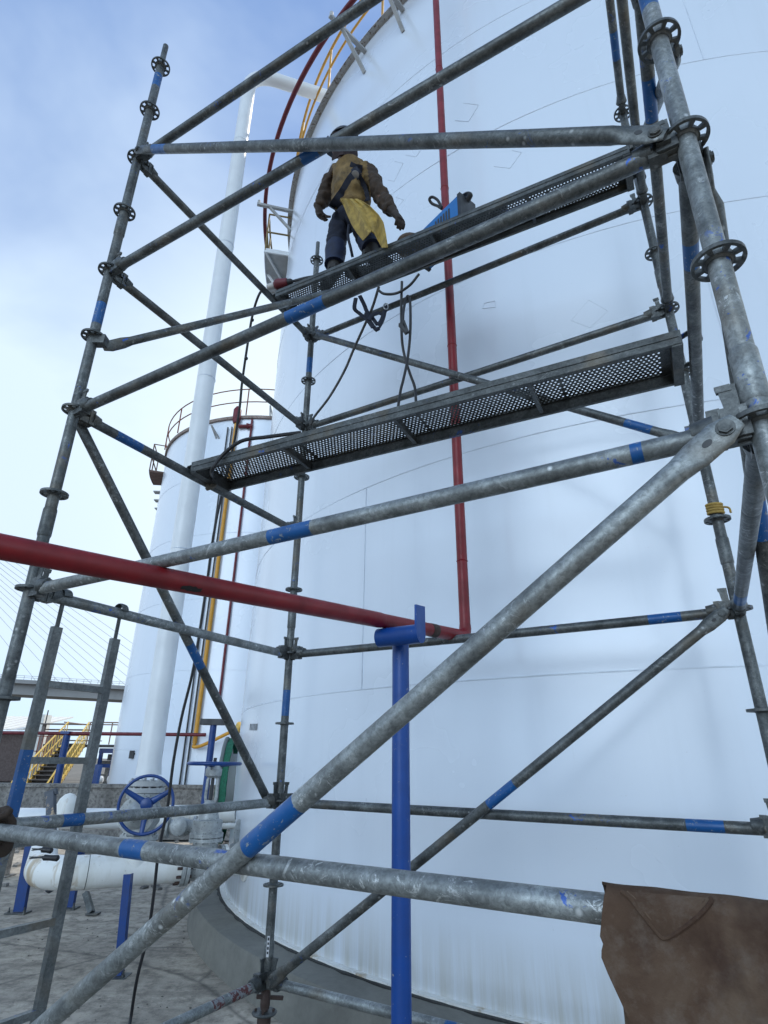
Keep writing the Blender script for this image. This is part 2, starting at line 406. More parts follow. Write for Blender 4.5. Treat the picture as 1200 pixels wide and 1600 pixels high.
# ------------------------------------------------------------------ scaffold posts (measured)
ST = {'A': (-1.6861, 2.712, -.0025, -.0139), 'B': (.8376, 1.1441, .0214, .0012), 'C': (-.7027, 4.4589, -.0032, -.0049), 'D': (1.829, 2.9244, .0062, .0014)}
Z0 = -1.2622+H
def J(k, l):
    x, y, a, b = ST[k]; return Vector((x+a*l*.5, y+b*l*.5, Z0+.5*l))
RT = .0285
scaf = thing('scaffold_tower', (J('A', 0)+J('B', 0)+J('C', 0)+J('D', 0))/4*1.0-Vector((0, 0, Z0)), 'galvanised tube scaffold tower with ring joints and blue paint bands before the tank', 'scaffold')
def straight(P, Q, bands, r, mb, flatends=None, extra=None):
    """tube P->Q with blue bands [(t0,t1)], flatends: normal of flattening for paddle ends"""
    L = (Q-P).length; ts = {0.0: 0, 1.0: 0}; cuts = [0.0, 1.0]
    for a, b in bands: cuts += [a, b]
    if flatends: cuts += [.045/L*1.0, .12/L, .17/L, 1-.17/L, 1-.12/L, 1-.045/L]
    n = max(2, int(L/.5)); cuts += [i/n for i in range(1, n)]
    cuts = sorted(set(round(c, 5) for c in cuts if 0 <= c <= 1))
    rad = []; mats = []
    for c in cuts:
        if flatends:
            e = min(c, 1-c)*L
            if e < .03: rad.append((.008, r*.75))
            elif e < .125: rad.append((.009, r*1.28))
            else: rad.append((r, r))
        else: rad.append((r, r))
    for a, b in zip(cuts, cuts[1:]):
        mid = (a+b)/2; mats.append(1 if any(x <= mid <= y for x, y in bands) else 0)
    bow = Vector((0, 0, -1))*random.uniform(.001, .004)
    mb.sweep([P.lerp(Q, c)+bow*math.sin(math.pi*c) for c in cuts], rad, 20, mats, True, flatends)
    return mb
# rosette mesh
def rosette_mesh():
    na, mb = 48, MB(); rr = [.029, .040, .058, .067]; top, bot = .006, -.006
    solid = lambda i, j: i in (0, 2) or (j % 6 in (0, 5))
    P = lambda i, j, z: (rr[i]*math.cos(2*math.pi*j/na), rr[i]*math.sin(2*math.pi*j/na), z)
    for i in range(3):
        for j in range(na):
            if not solid(i, j): continue
            j2 = (j+1) % na
            mb.add([P(i, j, top), P(i+1, j, top), P(i+1, j+1, top), P(i, j+1, top)], [(0, 1, 2, 3)], 0, False)
            mb.add([P(i, j, bot), P(i+1, j, bot), P(i+1, j+1, bot), P(i, j+1, bot)], [(3, 2, 1, 0)], 0, False)
            if i == 2 or not solid(i+1, j): mb.add([P(i+1, j, bot), P(i+1, j+1, bot), P(i+1, j+1, top), P(i+1, j, top)], [(0, 1, 2, 3)], 0, False)
            if i == 2 and not solid(1, j) : mb.add([P(2, j, bot), P(2, j+1, bot), P(2, j+1, top), P(2, j, top)], [(3, 2, 1, 0)], 0, False)
            if i == 1:
                if not solid(1, (j-1) % na): mb.add([P(1, j, bot), P(2, j, bot), P(2, j, top), P(1, j, top)], [(0, 1, 2, 3)], 0, False)
                if not solid(1, j2): mb.add([P(1, j+1, bot), P(2, j+1, bot), P(2, j+1, top), P(1, j+1, top)], [(3, 2, 1, 0)], 0, False)
    for zz, sg in ((top, 1), (bot, -1)):          # weld fillet
        mb.lathe((0, 0, zz), (0, 0, sg), [(0, .036), (.006, .030)], 20, 0, False)
    return mb
_ro = rosette_mesh().build('ring_plate', GALVD, None, origin=(0, 0, 0)); ROS = _ro.data; bpy.data.objects.remove(_ro)
def bandpar(P, Q, prs):
    res = []
    for (a, b) in prs:
        t0, t1 = par(*a, P, Q), par(*b, P, Q); res.append((min(t0, t1), max(t0, t1)))
    return res
def standard(k, lo, hi, bands, spigot=True, sleeves=()):
    P, Q = J(k, lo), J(k, hi); mb = MB(); straight(P, Q, bandpar(P, Q, bands), RT, mb)
    if spigot: mb.sweep([Q, J(k, hi+.05), J(k, hi+.42)], [.0225, .020, .020], 14)
    for s_ in sleeves: mb.sweep([J(k, s_-.02), J(k, s_), J(k, s_+.27), J(k, s_+.29)], [.029, .0325, .0325, .029], 20)
    st = mb.build('standard', [GALVN if k == 'B' else GALV, BLUE], scaf)
    for l in range(max(0, math.ceil(lo)), int(hi)+1):
        ring = link('ring_plate', ROS, J(k, l), st); ring.rotation_euler = (0, 0, R({'A': -29, 'B': -29, 'C': -29, 'D': -29}[k]+22.5))
    return st
sA = standard('A', -.3, 12.08, [((247, 118), (243, 137)), ((160, 475), (150, 507))], True, (4.55, 8.6))
sB = standard('B', -.3, 13.6, [((1000, 0), (1006, 20))], False, (4.12,))
sC = standard('C', .02, 12.08, [((484, 560), (480, 583)), ((447, 1078), (443, 1118))], True, (.1, 4.4))
sD = standard('D', -.3, 12.08, [], False, (8.4, 4.5))
def jack(k, tops=.45):
    b = J(k, 0); x, y = b.x, b.y; mb = MB()
    mb.lathe((x, y, .0), (0, 0, 1), [(0, .001), (0, .0), (.0, .02), (Z0+.03, .02)], 12, 1)
    mb.box((x, y, .006), (.17, .17, .012), None, 1)
    z = Z0
    mb.lathe((x, y, z-.045), (0, 0, 1), [(0, .034), (.05, .036), (.07, .034)], 16, 0)
    mb.lathe((x, y, z-.15), (0, 0, 1), [(0, .026), (.02, .030), (.075, .030), (.11, .026)], 16, 1)
    mb.lathe((x, y, z-.175), (0, 0, 1), [(0, .072), (.008, .078), (.016, .072)], 28, 0)
    mb.bolts((x, y, z-.158), (0, 0, 1), .055, 4, .008, .01, 1)
    mb.lathe((x, y, z-.26), (0, 0, 1), [(0, .040), (.085, .043)], 16, 1)
    mb.bar((x-.05, y-.03, z-.08), (x+.10, y+.05, z-.11), .02, .02, (0, 0, 1), 1)
    return mb.build('base_jack', [GALVD, RUST], scaf)
for k in 'ABCD': jack(k)
lab = MB(); p = J('C', .45); q = J('C', .23); n_ = Vector((-.05, -1, .1)).normalized(); sd = Vector((1, -.1, 0)).normalized()
lab.bar(p+n_*.0325+sd*0.0, q+n_*.0325, .016, .002, n_, 0)
for i_ in range(4):
    c_ = p.lerp(q, .14+.22*i_)+n_*.0340; lab.box(c_, (.011, .016-.003*(i_ % 2), .001), (sd, (p-q).normalized(), n_), 1)
lab.build('sticker', [flat('sticker_white', (.6, .6, .62), .5), DARK], sC)

def head(mb, P, d, m=0):
    """wedge casting gripping a ring plate at P, member leaving along d"""
    d = d.copy(); d.z = 0; d.normalize(); u = Vector((0, 0, 1)); sd = d.cross(u)
    c = P+d*.062
    for zc in (.026, -.026): mb.box(c+u*zc-d*.004, (.062, .040, .038), (d, sd, u), m)
    mb.box(c+d*.030, (.03, .048, .092), (d, sd, u), m)
    mb.lathe(c+d*.035, d, [(0, .040), (.018, .036), (.05, .0305)], 16, m)
    # wedge pin
    ax = (u+d*.10).normalized(); mb.box(c+u*.030-d*.012, (.026, .008, .165), (d, sd, ax), m)
    mb.box(c+u*.107-d*.004, (.034, .012, .018), (d, sd, ax), m)
def ledger(a, b, lvl, bands=(), lv2=None, r=RT*.97):
    P, Q = J(a, lvl), J(b, lvl); d = (Q-P).normalized(); P2, Q2 = P+d*.09-Vector((0, 0, .011)), Q-d*.09-Vector((0, 0, .011))
    mb = MB(); straight(P2, Q2, bandpar(P2, Q2, bands), r, mb)
    o = mb.build('ledger', [GALVN if (a == 'A' and lvl in (2, 4)) or lvl == 0 else GALV, BLUE], scaf)
    for p_, d_ in ((P, d), (Q, -d)):
        h = MB(); head(h, p_, d_); h.build('wedge_head', GALVD, o)
    return o
L = {}
L['AB8'] = ledger('A', 'B', 8, [((472, 247), (500, 237))]); L['AB10'] = ledger('A', 'B', 10)
L['AB6'] = ledger('A', 'B', 6, [((449, 494), (507, 468))])
L['AB4'] = ledger('A', 'B', 4, [((424, 838), (490, 823)), ((985, 706), (1003, 700))])
L['AB2'] = ledger('A', 'B', 2, [((197, 1322), (231, 1328))], None, .0285)
for l, bd in ((10, ()), (8, ()), (6, [((182, 675), (222, 697))]), (4, ()), (2, [((95, 1283), (127, 1277))]), (0, [((322, 1560), (340, 1554)), ((352, 1550), (384, 1538))])): L['AC%d' % l] = ledger('A', 'C', l, bd)
L['AC0'].data.materials[1] = paint('red_smears', (.11, .03, .03), .6, .6, .47, (.20, .21, .22), sc=12)
for l, bd in ((10, ()), (8, ()), (4, [((1013, 967), (1064, 961))]), (2, [((1073, 1283), (1132, 1286))]), (0, [((705, 1572), (722, 1577))])): L['CD%d' % l] = ledger('C', 'D', l, bd)
for l, bd in ((12, [((952, 48), (958, 92))]), (10, ()), (8, [((1008, 120), (1018, 186))]), (6, [((1071, 376), (1077, 415))]), (4, [((1158, 925), (1156, 938))]), (2, ())): L['BD%d' % l] = ledger('B', 'D', l, bd)
def brace(a, la, b, lb, off, bands=(), r=RT*.98, d0=.05):
    """diagonal with flattened bolted ends, hung outside the frame by off"""
    P0, Q0 = J(a, la), J(b, lb); e = (Q0-P0); e.z = 0; e.normalize(); off = Vector(off)
    off = (off-e*off.dot(e)).normalized()
    P = P0+e*d0+off*.052+Vector((0, 0, -.01)); Q = Q0-e*d0+off*.052+Vector((0, 0, -.01))
    mb = MB(); straight(P, Q, bandpar(P, Q, bands), r, mb, off)
    o = mb.build('diagonal_brace', [GALVN if a+b == 'AB' and la == 0 else GALV, BLUE], scaf)
    dd = (Q-P).normalized()
    for p_, jn, s_ in ((P, P0, 1), (Q, Q0, -1)):
        h = MB(); c = p_+dd*s_*.032
        h.lathe(c-off*.045, off, [(0, .011), (.064, .011)], 10)
        h.lathe(c+off*.008, off, [(0, .0165), (.001, .0165), (.010, .0165)], 6)
        h.lathe(c+off*.0075, off, [(0, .021), (.004, .021)], 18)
        e2 = (p_-jn); e2.z = 0; e2 -= off*e2.dot(off); e2.normalize()
        h.box(jn+e2*.052+off*.012, (.060, .036, .080), (e2, e2.cross(Vector((0, 0, 1))), Vector((0, 0, 1))))
        h.box(jn+e2*.060+off*.028, (.040, .034, .05), (e2, e2.cross(Vector((0, 0, 1))), Vector((0, 0, 1))))
        h.box(jn+e2*.045+Vector((0, 0, .035)), (.028, .008, .16), (e2, e2.cross(Vector((0, 0, 1))), Vector((0, 0, 1))))
        h.build('brace_head', GALVD, o)
        sl_ = MB(); cc = c+dd*s_*.052+off*.0092; sl_.sweep([cc-off*.001, cc+off*.0004], [(.008, .013), (.008, .013)], 14, None, True, dd.cross(off)); sl_.build('slot', DARK, o)
    return o
nAB = Vector((-.52, -.85, 0)); nCD = -nAB; nAC = Vector((-.88, .48, 0)); nBD = Vector((.88, -.48, 0))
brace('A', 10, 'B', 6, nAB, [((241, 229), (262, 229))])
b1 = brace('A', 0, 'B', 4, nAB, [((385, 1318), (470, 1256))], .029)
brace('A', 6, 'C', 2, nAC, [((291, 1008), (315, 1042))])
brace('C', 10, 'D', 6, nAB, [((973, 676), (1014, 688))])
brace('C', 0, 'D', 4, nAB, [((765, 1258), (810, 1230))])
brace('B', 6, 'D', 2, nBD, [((1187, 780), (1197, 840))])
brace('B', 7, 'D', 11, nBD)
# tube that props the upper plank from the left post
P = J('A', 7)+Vector((.05, .035, -.05)); Q = at_z(600, 437, Z0+5.0-.09)
mb = MB(); straight(P, Q, [], RT*.9, mb, nAC); pr_ = mb.build('plank_prop', [GALV, BLUE], scaf)
h = MB(); h.box(J('A', 7)+Vector((.045, .0, -.03)), (.07, .05, .06)); h.build('brace_head', GALVD, pr_)
# ------------------------------------------------------------------ steel planks
def plank(A0, B0, wdt, label, name='scaffold_plank'):
    """A0, B0: near top corners; deck widens away from the camera"""
    u = Vector((0, 0, 1)); d = (B0-A0); Ln = d.length; d.normalize(); nrm = u.cross(d).normalized()
    T = thing(name, A0.lerp(B0, .5)+nrm*wdt/2-u*.08, label, 'scaffold plank', 'perforated steel planks on the scaffold')
    ax = (d, nrm, u); loc = lambda s_, t_, z_: A0+d*s_+nrm*t_+u*z_
    # perforated sheet
    mb = MB(); p = .0225; r = .0054; rows = int((wdt-.03)/(p*.87)); cols = int((Ln-.12)/p)-1; pr_row = (wdt-.03)/rows; K = 8
    for rI in range(rows):
        offx = .06+(p/2 if rI % 2 else 0); yc = .015+pr_row*(rI+.5)
        for cI in range(cols):
            xc = offx+p*(cI+.5); seg_ = (xc % .78)
            ring = [loc(xc+r*math.cos(2*math.pi*(k+.5)/K), yc+r*math.sin(2*math.pi*(k+.5)/K), -.003) for k in range(K)]
            hx, hy = p/2, pr_row/2
            sq = [loc(xc+a*hx, yc+b*hy, -.003) for a, b in ((1, 0), (1, 1), (0, 1), (-1, 1), (-1, 0), (-1, -1), (0, -1), (1, -1))]
            if seg_ < .012:      # blind strip over the cross members
                mb.add([sq[1], sq[3], sq[5], sq[7]], [(0, 1, 2, 3)], 0, False); continue
            o_ = len(mb.v); mb.v += ring+sq
            for k in range(K):
                # square point k lies at angle k*45; ring point k at (k+.5)*45
                mb.f.append([o_+k, o_+8+k, o_+8+(k+1) % 8, ]); mb.m.append(0); mb.sm.append(False)
                mb.f.append([o_+k, o_+8+(k+1) % 8, o_+(k+1) % 8]); mb.m.append(0); mb.sm.append(False)
        mb.add([loc(.0, yc-pr_row/2, -.003), loc(offx, yc-pr_row/2, -.003), loc(offx, yc+pr_row/2, -.003), loc(.0, yc+pr_row/2, -.003)], [(0, 1, 2, 3)], 0, False)
        xe = offx+p*cols; mb.add([loc(xe, yc-pr_row/2, -.003), loc(Ln, yc-pr_row/2, -.003), loc(Ln, yc+pr_row/2, -.003), loc(xe, yc+pr_row/2, -.003)], [(0, 1, 2, 3)], 0, False)
    mb.build('perforated_deck', DECK, T)
    for t_, s_ in ((0, 1), (wdt, -1)):
        rb = MB(); rb.box(loc(Ln/2, t_+s_*.0015, -.034), (Ln, .003, .068), ax); rb.box(loc(Ln/2, t_+s_*.011, -.0665), (Ln-.004, .016, .003), ax)
        rb.box(loc(Ln/2, t_+s_*.0105, .0015), (Ln, .021, .005), ax); rb.box(loc(Ln/2, t_-s_*.002, -.030), (Ln-.02, .004, .006), ax)
        rb.build('side_rail', DECK, T)
    k_ = .72
    while k_ < Ln-.3:
        MB().box(loc(k_, wdt/2, -.058), (.022, wdt-.008, .010), ax).box(loc(k_, wdt/2, -.031), (.004, wdt-.008, .044), ax).build('cross_member', DECK, T); k_ += .745
    for s_, sg in ((0, -1), (Ln, 1)):
        e = MB(); e.box(loc(s_-sg*.022, wdt/2, -.0385), (.046, wdt-.006, .078), ax)
        for t_ in (.045, wdt-.045):
            pts = [loc(s_+sg*x_, t_, z_) for x_, z_ in ((-.01, -.012), (.03, .004), (.062, .000), (.078, -.02), (.078, -.045))]
            e.sweep(pts, [(.007, .02)]*5, 10, None, True, (0, 0, 1))
        e.build('end_hook', DECK, T)
    return T, loc, Ln
def onac(a, b, t, l): return J(a, l).lerp(J(b, l), t)
topz = Vector((0, 0, .045))
def ends(tl, tr, lvl):
    P, Q = onac('A', 'C', tl, lvl), onac('B', 'D', tr, lvl); d = (Q-P).normalized(); return P+d*.045+topz, Q-d*.05+topz
pa, pb = ends(.393, .487, 6)
lowT, lowloc, lowL = plank(pa, pb, .335, 'lower perforated steel plank, empty, spanning the middle of the scaffold')
pa2, pb2 = ends(.700, .770, 10)
upT, uploc, upL = plank(pa2, pb2, .30, 'upper perforated steel plank under the worker and the blue welding machine')
# ------------------------------------------------------------------ access ladder
TOPP = Vector((-1.443, 3.126, .7377+H)); dR = Vector((-.00867, .01097, -.33677)); wv_ = Vector((-.1738, -.3124, 0)).normalized()*.335
lad = thing('ladder', (TOPP.x-.1, TOPP.y-.15, 0), 'galvanised access ladder hooked over the cross tube at lower left of the scaffold', 'ladder')
rp = TOPP+dR.normalized()*.15; lp = rp+wv_; face = wv_.normalized()
du = dR.normalized(); nf = du.cross(face)
for p_, bl in ((rp, None), (lp, (.56, .86))):
    end = p_+du*((p_.z-.01)/-du.z); mb = MB(); Ls = (end-p_).length
    if bl:
        mb.box(p_.lerp(end, bl[0]/2/Ls), (.048, .028, bl[0]), (face, nf, du)); mb.box(p_.lerp(end, (bl[0]+bl[1])/2/Ls), (.048, .028, bl[1]-bl[0]), (face, nf, du), 1)
        mb.box(p_.lerp(end, (bl[1]+Ls)/2/Ls), (.048, .028, Ls-bl[1]), (face, nf, du))
    else: mb.box((p_+end)/2, (.048, .028, Ls), (face, nf, du))
    st = mb.build('stile', [ALU, BLUE], lad)
    hk = MB(); c = p_-du*.15; hk.sweep([p_+du*.03, p_-du*.12], [(.012, .006)]*2, 8, None, True, face)
    pts = [c+nf*math.cos(R(a))*.038+Vector((0, 0, 1))*math.sin(R(a))*.038 for a in range(-40, 200, 20)]
    hk.sweep(pts, [(.022, .005)]*len(pts), 10, None, True, face); hk.build('hook', GALVD, lad)
for k in range(6):
    c = TOPP+dR*(1.24+k)+face*.0
    if c.z < .1: break
    mb = MB(); mb.bar(c+face*.02, c+wv_-face*.02, .030, .030, (0, 0, 1)); mb.build('rung', ALU, lad)

# ------------------------------------------------------------------ big storage tank
TC = Vector((4.287, 9.674, 0)); TR = 6.35; ZB = -1.415+H; ZT = 10.31+H
def tp(a, r, z): return Vector((TC.x+r*math.cos(a), TC.y+r*math.sin(a), z))
tank = thing('storage_tank', (TC.x, TC.y, ZB), 'large glossy white steel storage tank rising behind the scaffold', 'storage tank')
NS = 300
def cyl(c, r, zs, seg=NS, mb=None):
    mb = mb or MB(); o_ = len(mb.v)
    for z in zs:
        for k in range(seg): a = 2*math.pi*k/seg; mb.v.append(Vector((c.x+r*math.cos(a), c.y+r*math.sin(a), z)))
    for i in range(len(zs)-1):
        for k in range(seg): k2 = (k+1) % seg; mb.f.append([o_+i*seg+k, o_+i*seg+k2, o_+(i+1)*seg+k2, o_+(i+1)*seg+k]); mb.m.append(0); mb.sm.append(True)
    return mb
seams = [.558, 2.489, 4.441, 6.39, 8.34]
sh = cyl(TC, TR, [ZB+(ZT-ZB)*i/72 for i in range(73)])
from mathutils import noise as mnz
for v_ in sh.v:                                   # the plates are not perfectly round: a few millimetres of buckling
    q_ = Vector((v_.x-TC.x, v_.y-TC.y, 0)); k_ = .0035*mnz.noise(Vector((v_.x*.7, v_.y*.7, v_.z*1.3)))+.0012*mnz.noise(Vector((v_.x*2.1, v_.y*2.1, v_.z*2.6)))
    v_ += q_.normalized()*(k_-.001)
if 1: sh.build('shell', SHELL, tank, ang=30, origin=(TC.x, TC.y, ZB))
rf = MB(); rf.lathe((TC.x, TC.y, ZT), (0, 0, 1), [(0, TR), (.35, TR*.6), (.55, TR*.25), (.6, .02)], 96, 0, False); rf.build('roof', WCLEAN, tank)
def ringband(c, r, z, wdt, hgt, seg=240, mb=None, wob=0):
    """square section hoop"""
    mb = mb or MB(); o_ = len(mb.v)
    for k in range(seg):
        a = 2*math.pi*k/seg; q = random.uniform(-wob, wob)
        for dr, dz in ((0, 0), (wdt, 0), (wdt, hgt), (0, hgt)): mb.v.append(Vector((c.x+(r+dr+(q if dr else 0))*math.cos(a), c.y+(r+dr+(q if dr else 0))*math.sin(a), z+dz+(q*.4 if dr else 0))))
    for k in range(seg):
        k2 = (k+1) % seg
        for j in range(4): j2 = (j+1) % 4; mb.f.append([o_+k*4+j, o_+k2*4+j, o_+k2*4+j2, o_+k*4+j2]); mb.m.append(0); mb.sm.append(True)
    return mb
for s_ in seams:
    ringband(TC, TR-.004, s_+H-.004, .0062, .009).build('weld_seam', SEAM, tank)
def vseam(px, py, za, zb, c=TC, r=TR, parent=None):
    d = ray(px, py); A_ = d.x**2+d.y**2; e = EYE-c; B_ = 2*(d.x*e.x+d.y*e.y); Cc = e.x**2+e.y**2-r*r
    t = (-B_-math.sqrt(B_*B_-4*A_*Cc))/(2*A_); p = EYE+d*t; a = math.atan2(p.y-c.y, p.x-c.x)
    return a, p
for px, py, i in ((569, 900, 0), (1085, 50, 3), (1180, 700, 1)):
    a, _ = vseam(px, py, 0, 0); z1 = seams[i]+H; z2 = seams[i+1]+H
    mb = MB(); mb.bar(tp(a, TR+.0000, z1), tp(a, TR+.0000, z2), .008, .006, (math.cos(a), math.sin(a), 0)); mb.build('weld_seam', SEAM, tank)
# marks where lifting lugs were cut off
def scar(pts):
    mb = MB(); P3 = []
    for px, py in pts: a, p = vseam(px, py, 0, 0); P3.append(tp(a, TR+.0005, p.z))
    P3 = [P3[0].lerp(P3[1], 0)]+P3[1:]
    for a, b in zip(P3, P3[1:]): mb.sweep([a, b], .0026, 6)
    mb.build('weld_scar', SEAM, tank)
for pts in ([(711, 188), (732, 190), (748, 164), (724, 161)], [(772, 260), (797, 263), (815, 238), (800, 235)], [(606, 281), (616, 283), (630, 255), (617, 252)], [(618, 308), (631, 312), (617, 330)],
            [(892, 501), (922, 512), (950, 486), (920, 469), (892, 501)], [(754, 482), (774, 480), (774, 470), (756, 474), (754, 482)], [(1018, 385), (1040, 372)], [(634, 242), (650, 245), (657, 235)]): scar(pts)
# bottom plate lip, tar bead
ringband(TC, TR-.02, ZB+.002, .075, .014).build('bottom_plate', WPIPE, tank)
ringband(TC, TR+.04, ZB-.02, .045, .026, 400, None, .012).build('sealing_bead', TAR, tank)
# rim angle, brackets, rails
rim = ringband(TC, TR+.001, ZT-.07, .095, .015); ringband(TC, TR+.001, ZT-.085, .012, .10, 240, rim); rim.build('rim_angle', paint('rim_paint', (.45, .44, .42), .5, .5, .56, (.14, .09, .06)), tank)
def hoop(r, z, rad, a0, a1, n=90, seg=10, mb=None):
    mb = mb or MB(); mb.sweep([tp(a0+(a1-a0)*i/n, r, z) for i in range(n+1)], rad, seg); return mb
A_L = math.radians(110); A_R = math.radians(330)
hoop(6.90, 10.15+H, .040, math.radians(172), A_R).build('ring_main', DRED, tank)
rl = MB(); hoop(6.375, 11.64+H, .024, A_L, A_R, 120, 8, rl); hoop(6.365, 11.12+H, .020, A_L, A_R, 120, 8, rl)
rl.build('top_handrail', YEL, tank)
for k in range(18):
    a = A_L+(A_R-A_L)*k/17.0; MB().sweep([tp(a, 6.37, ZT), tp(a, 6.37, 11.64+H)], .02, 8).build('rail_post', YEL, tank)
def brk(px, py):
    p = at_z(px, py, 10.15+H); a = math.atan2(p.y-TC.y, p.x-TC.x); t_ = Vector((-math.sin(a), math.cos(a), 0))
    mb = MB(); z = 10.06+H
    mb.bar(tp(a, TR, z), tp(a, 7.05, z), .06, .05); mb.bar(tp(a, 6.80, z-.02), tp(a, TR, z-.52), .05, .04)
    mb.sweep([tp(a, 7.02, z), tp(a, 7.02, z+.10)], .03, 8); mb.build('ring_bracket', GREYF, tank)
for q_ in ((408, 315), (527, 30)): brk(*q_)
for a in (230, 250, 270, 290, 310):
    a = R(a); mb = MB(); z = 10.06+H; mb.bar(tp(a, TR, z), tp(a, 7.05, z), .06, .05); mb.bar(tp(a, 6.80, z-.02), tp(a, TR, z-.52), .05, .04); mb.build('ring_bracket', GREYF, tank)
# stair landing on the left flank
a0 = math.atan2(8.45-TC.y, -2.05-TC.x) % (2*math.pi); a1 = a0-.17; zf = 9.22+H; ld = MB()
angs = [a0+(a1-a0)*i/6 for i in range(7)]
for i in range(6):
    q = [tp(angs[i], TR+.01, zf), tp(angs[i], TR+.46, zf), tp(angs[i+1], TR+.46, zf), tp(angs[i+1], TR+.01, zf)]; ld.prism(q, (0, 0, .012))
ldo = ld.build('stair_landing', GREYF, tank)
e = MB(); e.bar(tp(a0, TR, zf), tp(a0, TR+.48, zf), .03, .10); e.bar(tp(a1, TR, zf), tp(a1, TR+.48, zf), .03, .10)
e.sweep([tp(x, TR+.47, zf) for x in angs], [(.05, .012)]*7, 8, None, True, (0, 0, 1)); e.bar(tp(a0, TR+.45, zf-.04), tp(a1, TR, zf-.05), .04, .04); e.bar(tp((a0+a1)/2, TR+.42, zf-.05), tp((a0+a1)/2, TR, zf-.7), .04, .04); e.build('landing_edge', WCLEAN, ldo)
r_ = MB()
for h_ in (.5, 1.0): r_.sweep([tp(a0, TR+.03, zf+h_)]+[tp(x, TR+.46, zf+h_) for x in angs], .018, 8)
for a in (a0, (a0+a1)/2, a1): r_.sweep([tp(a, TR+.46, zf), tp(a, TR+.46, zf+1.0)], .018, 8)
r_.build('landing_railing', paint('olive_rail', (.24, .17, .06), .6, .6), ldo)
# manway wrapped in green netting, on the left flank
am = R(187.5); pm = tp(am, TR, at_y(372, 1228, 8.6).z); nrm = Vector((math.cos(am), math.sin(am), 0)); pm = tp(am, TR, pm.z)
mw = MB(); mw.lathe(pm, nrm, [(-.02, .40), (.12, .40), (.121, .50), (.15, .50)], 36); mw.build('manway', WPIPE, tank)
net = thing('netting_cover', pm+nrm*.2-Vector((0, 0, .55)), 'green netting tied over the round manway on the flank of the big white tank', 'netting')
gm = MB(); tv = Vector((-nrm.y, nrm.x, 0)); GN = []
for i in range(15):
    zz = 1-2*i/14; hw = math.sqrt(max(0, 1-zz*zz))*.56+.05; row = []
    for j in range(13):
        q = (j/12*2-1); row.append(pm+nrm*(.21+.05*math.cos(q*1.5)*(1-zz*zz)-abs(q)**4*.14+random.uniform(-.008, .008)+(.04 if i > 11 else 0))+tv*q*hw+Vector((0, 0, zz*.60-(.10 if i > 12 else 0))))
    GN.append(row)
gm.sheet(GN, .012); gm.build('net', GREEN, net)
cable('tie_strap', [pm+nrm*.19+tv*.50*math.cos(t)+Vector((0, 0, .60*math.sin(t))) for t in [x*.35 for x in range(19)]], .028, flat('grey_strap', (.16, .18, .18), .8), parent=net)
# faint stencil on the shell
st_ = MB()
for k, px in enumerate((391.0, 393.2, 395.4, 397.6, 399.8, 401.6)):
    a, p = vseam(px, 1136, 0, 0); q = tp(a, TR+.002, p.z); t_ = Vector((-math.sin(a), math.cos(a), 0)); nn_ = Vector((math.cos(a), math.sin(a), 0))
    st_.box(q, (.035, .004, .07), (t_, nn_, Vector((0, 0, 1))))
st_.build('stencil_plate', flat('stencil_grey', (.22, .23, .24), .6), tank)
# concrete ring under the tank
fd = MB(); fd.lathe((TC.x, TC.y, 0), (0, 0, 1), [(-.02, 6.73), (.02, 6.725), (ZB-.025, 6.705), (ZB-.008, 6.695), (ZB-.004, 6.67), (ZB+.0, 6.2), (ZB, .5)], 240, 0, False)
fd.build('tank_foundation', CEM, None, 'smooth grey cement ring footing under the big white tank', 'foundation', ang=50)

# ------------------------------------------------------------------ tall white vapour pipe, tee, valves (along a radius of the tank)
X0 = Vector((-2.36, 6.3, 0)); rad_ = Vector((.88975, .45644, 0)); PR = .114; PH = .138
def RP(s_, z, side=0): return X0+rad_*s_+Vector((-rad_.y, rad_.x, 0))*side+Vector((0, 0, z+H))
pipe = thing('tall_pipe', (X0.x, X0.y, .5), 'tall white pipe rising beside the tank and bending over to its roof', 'pipe')
zt = 11.22
topd = (at_z(480, 140, zt+H)-Vector((X0.x-.03, X0.y, zt+H))).normalized()
tx = X0+Vector((-.08, 0, 0))
bend = [Vector((tx.x, tx.y, H+zt-.42))]+[Vector((tx.x, tx.y, H+zt-.42))+topd*.42*(1-math.cos(t))+Vector((0, 0, .42*math.sin(t))) for t in [R(x) for x in (15, 30, 45, 60, 75, 90)]]
body = MB(); body.sweep([X0+Vector((.04, 0, H-.24)), X0+Vector((.04, 0, H-.22))], [PR+.012, PR+.012], 32); body.sweep([X0+Vector((.04, 0, H-.16)), X0+Vector((.035, 0, H-.05))]+bend+[bend[-1]+topd*2.2], [PR*1.08]+[PR]*(len(bend)+2), 32)
body.build('riser', WCLEAN, pipe)
for z in (2.2, 4.6, 7.0, 9.3):
    MB().lathe(X0+Vector((.04-.12*(z/10.99), 0, H+z)), (0, 0, 1), [(0, PR), (.006, PR+.005), (.012, PR)], 32, 0, False).build('weld_seam', SEAM, pipe)
fl = MB(); fx = X0+Vector((.045, 0, 0))
for z in (-.255, -.315): fl.lathe(fx+Vector((0, 0, H+z)), (0, 0, 1), [(0, .175), (.045, .175)], 36)
fl.bolts(fx+Vector((0, 0, H-.26)), (0, 0, 1), .150, 12, .012, .07); fl.build('flange', GREYF, pipe)
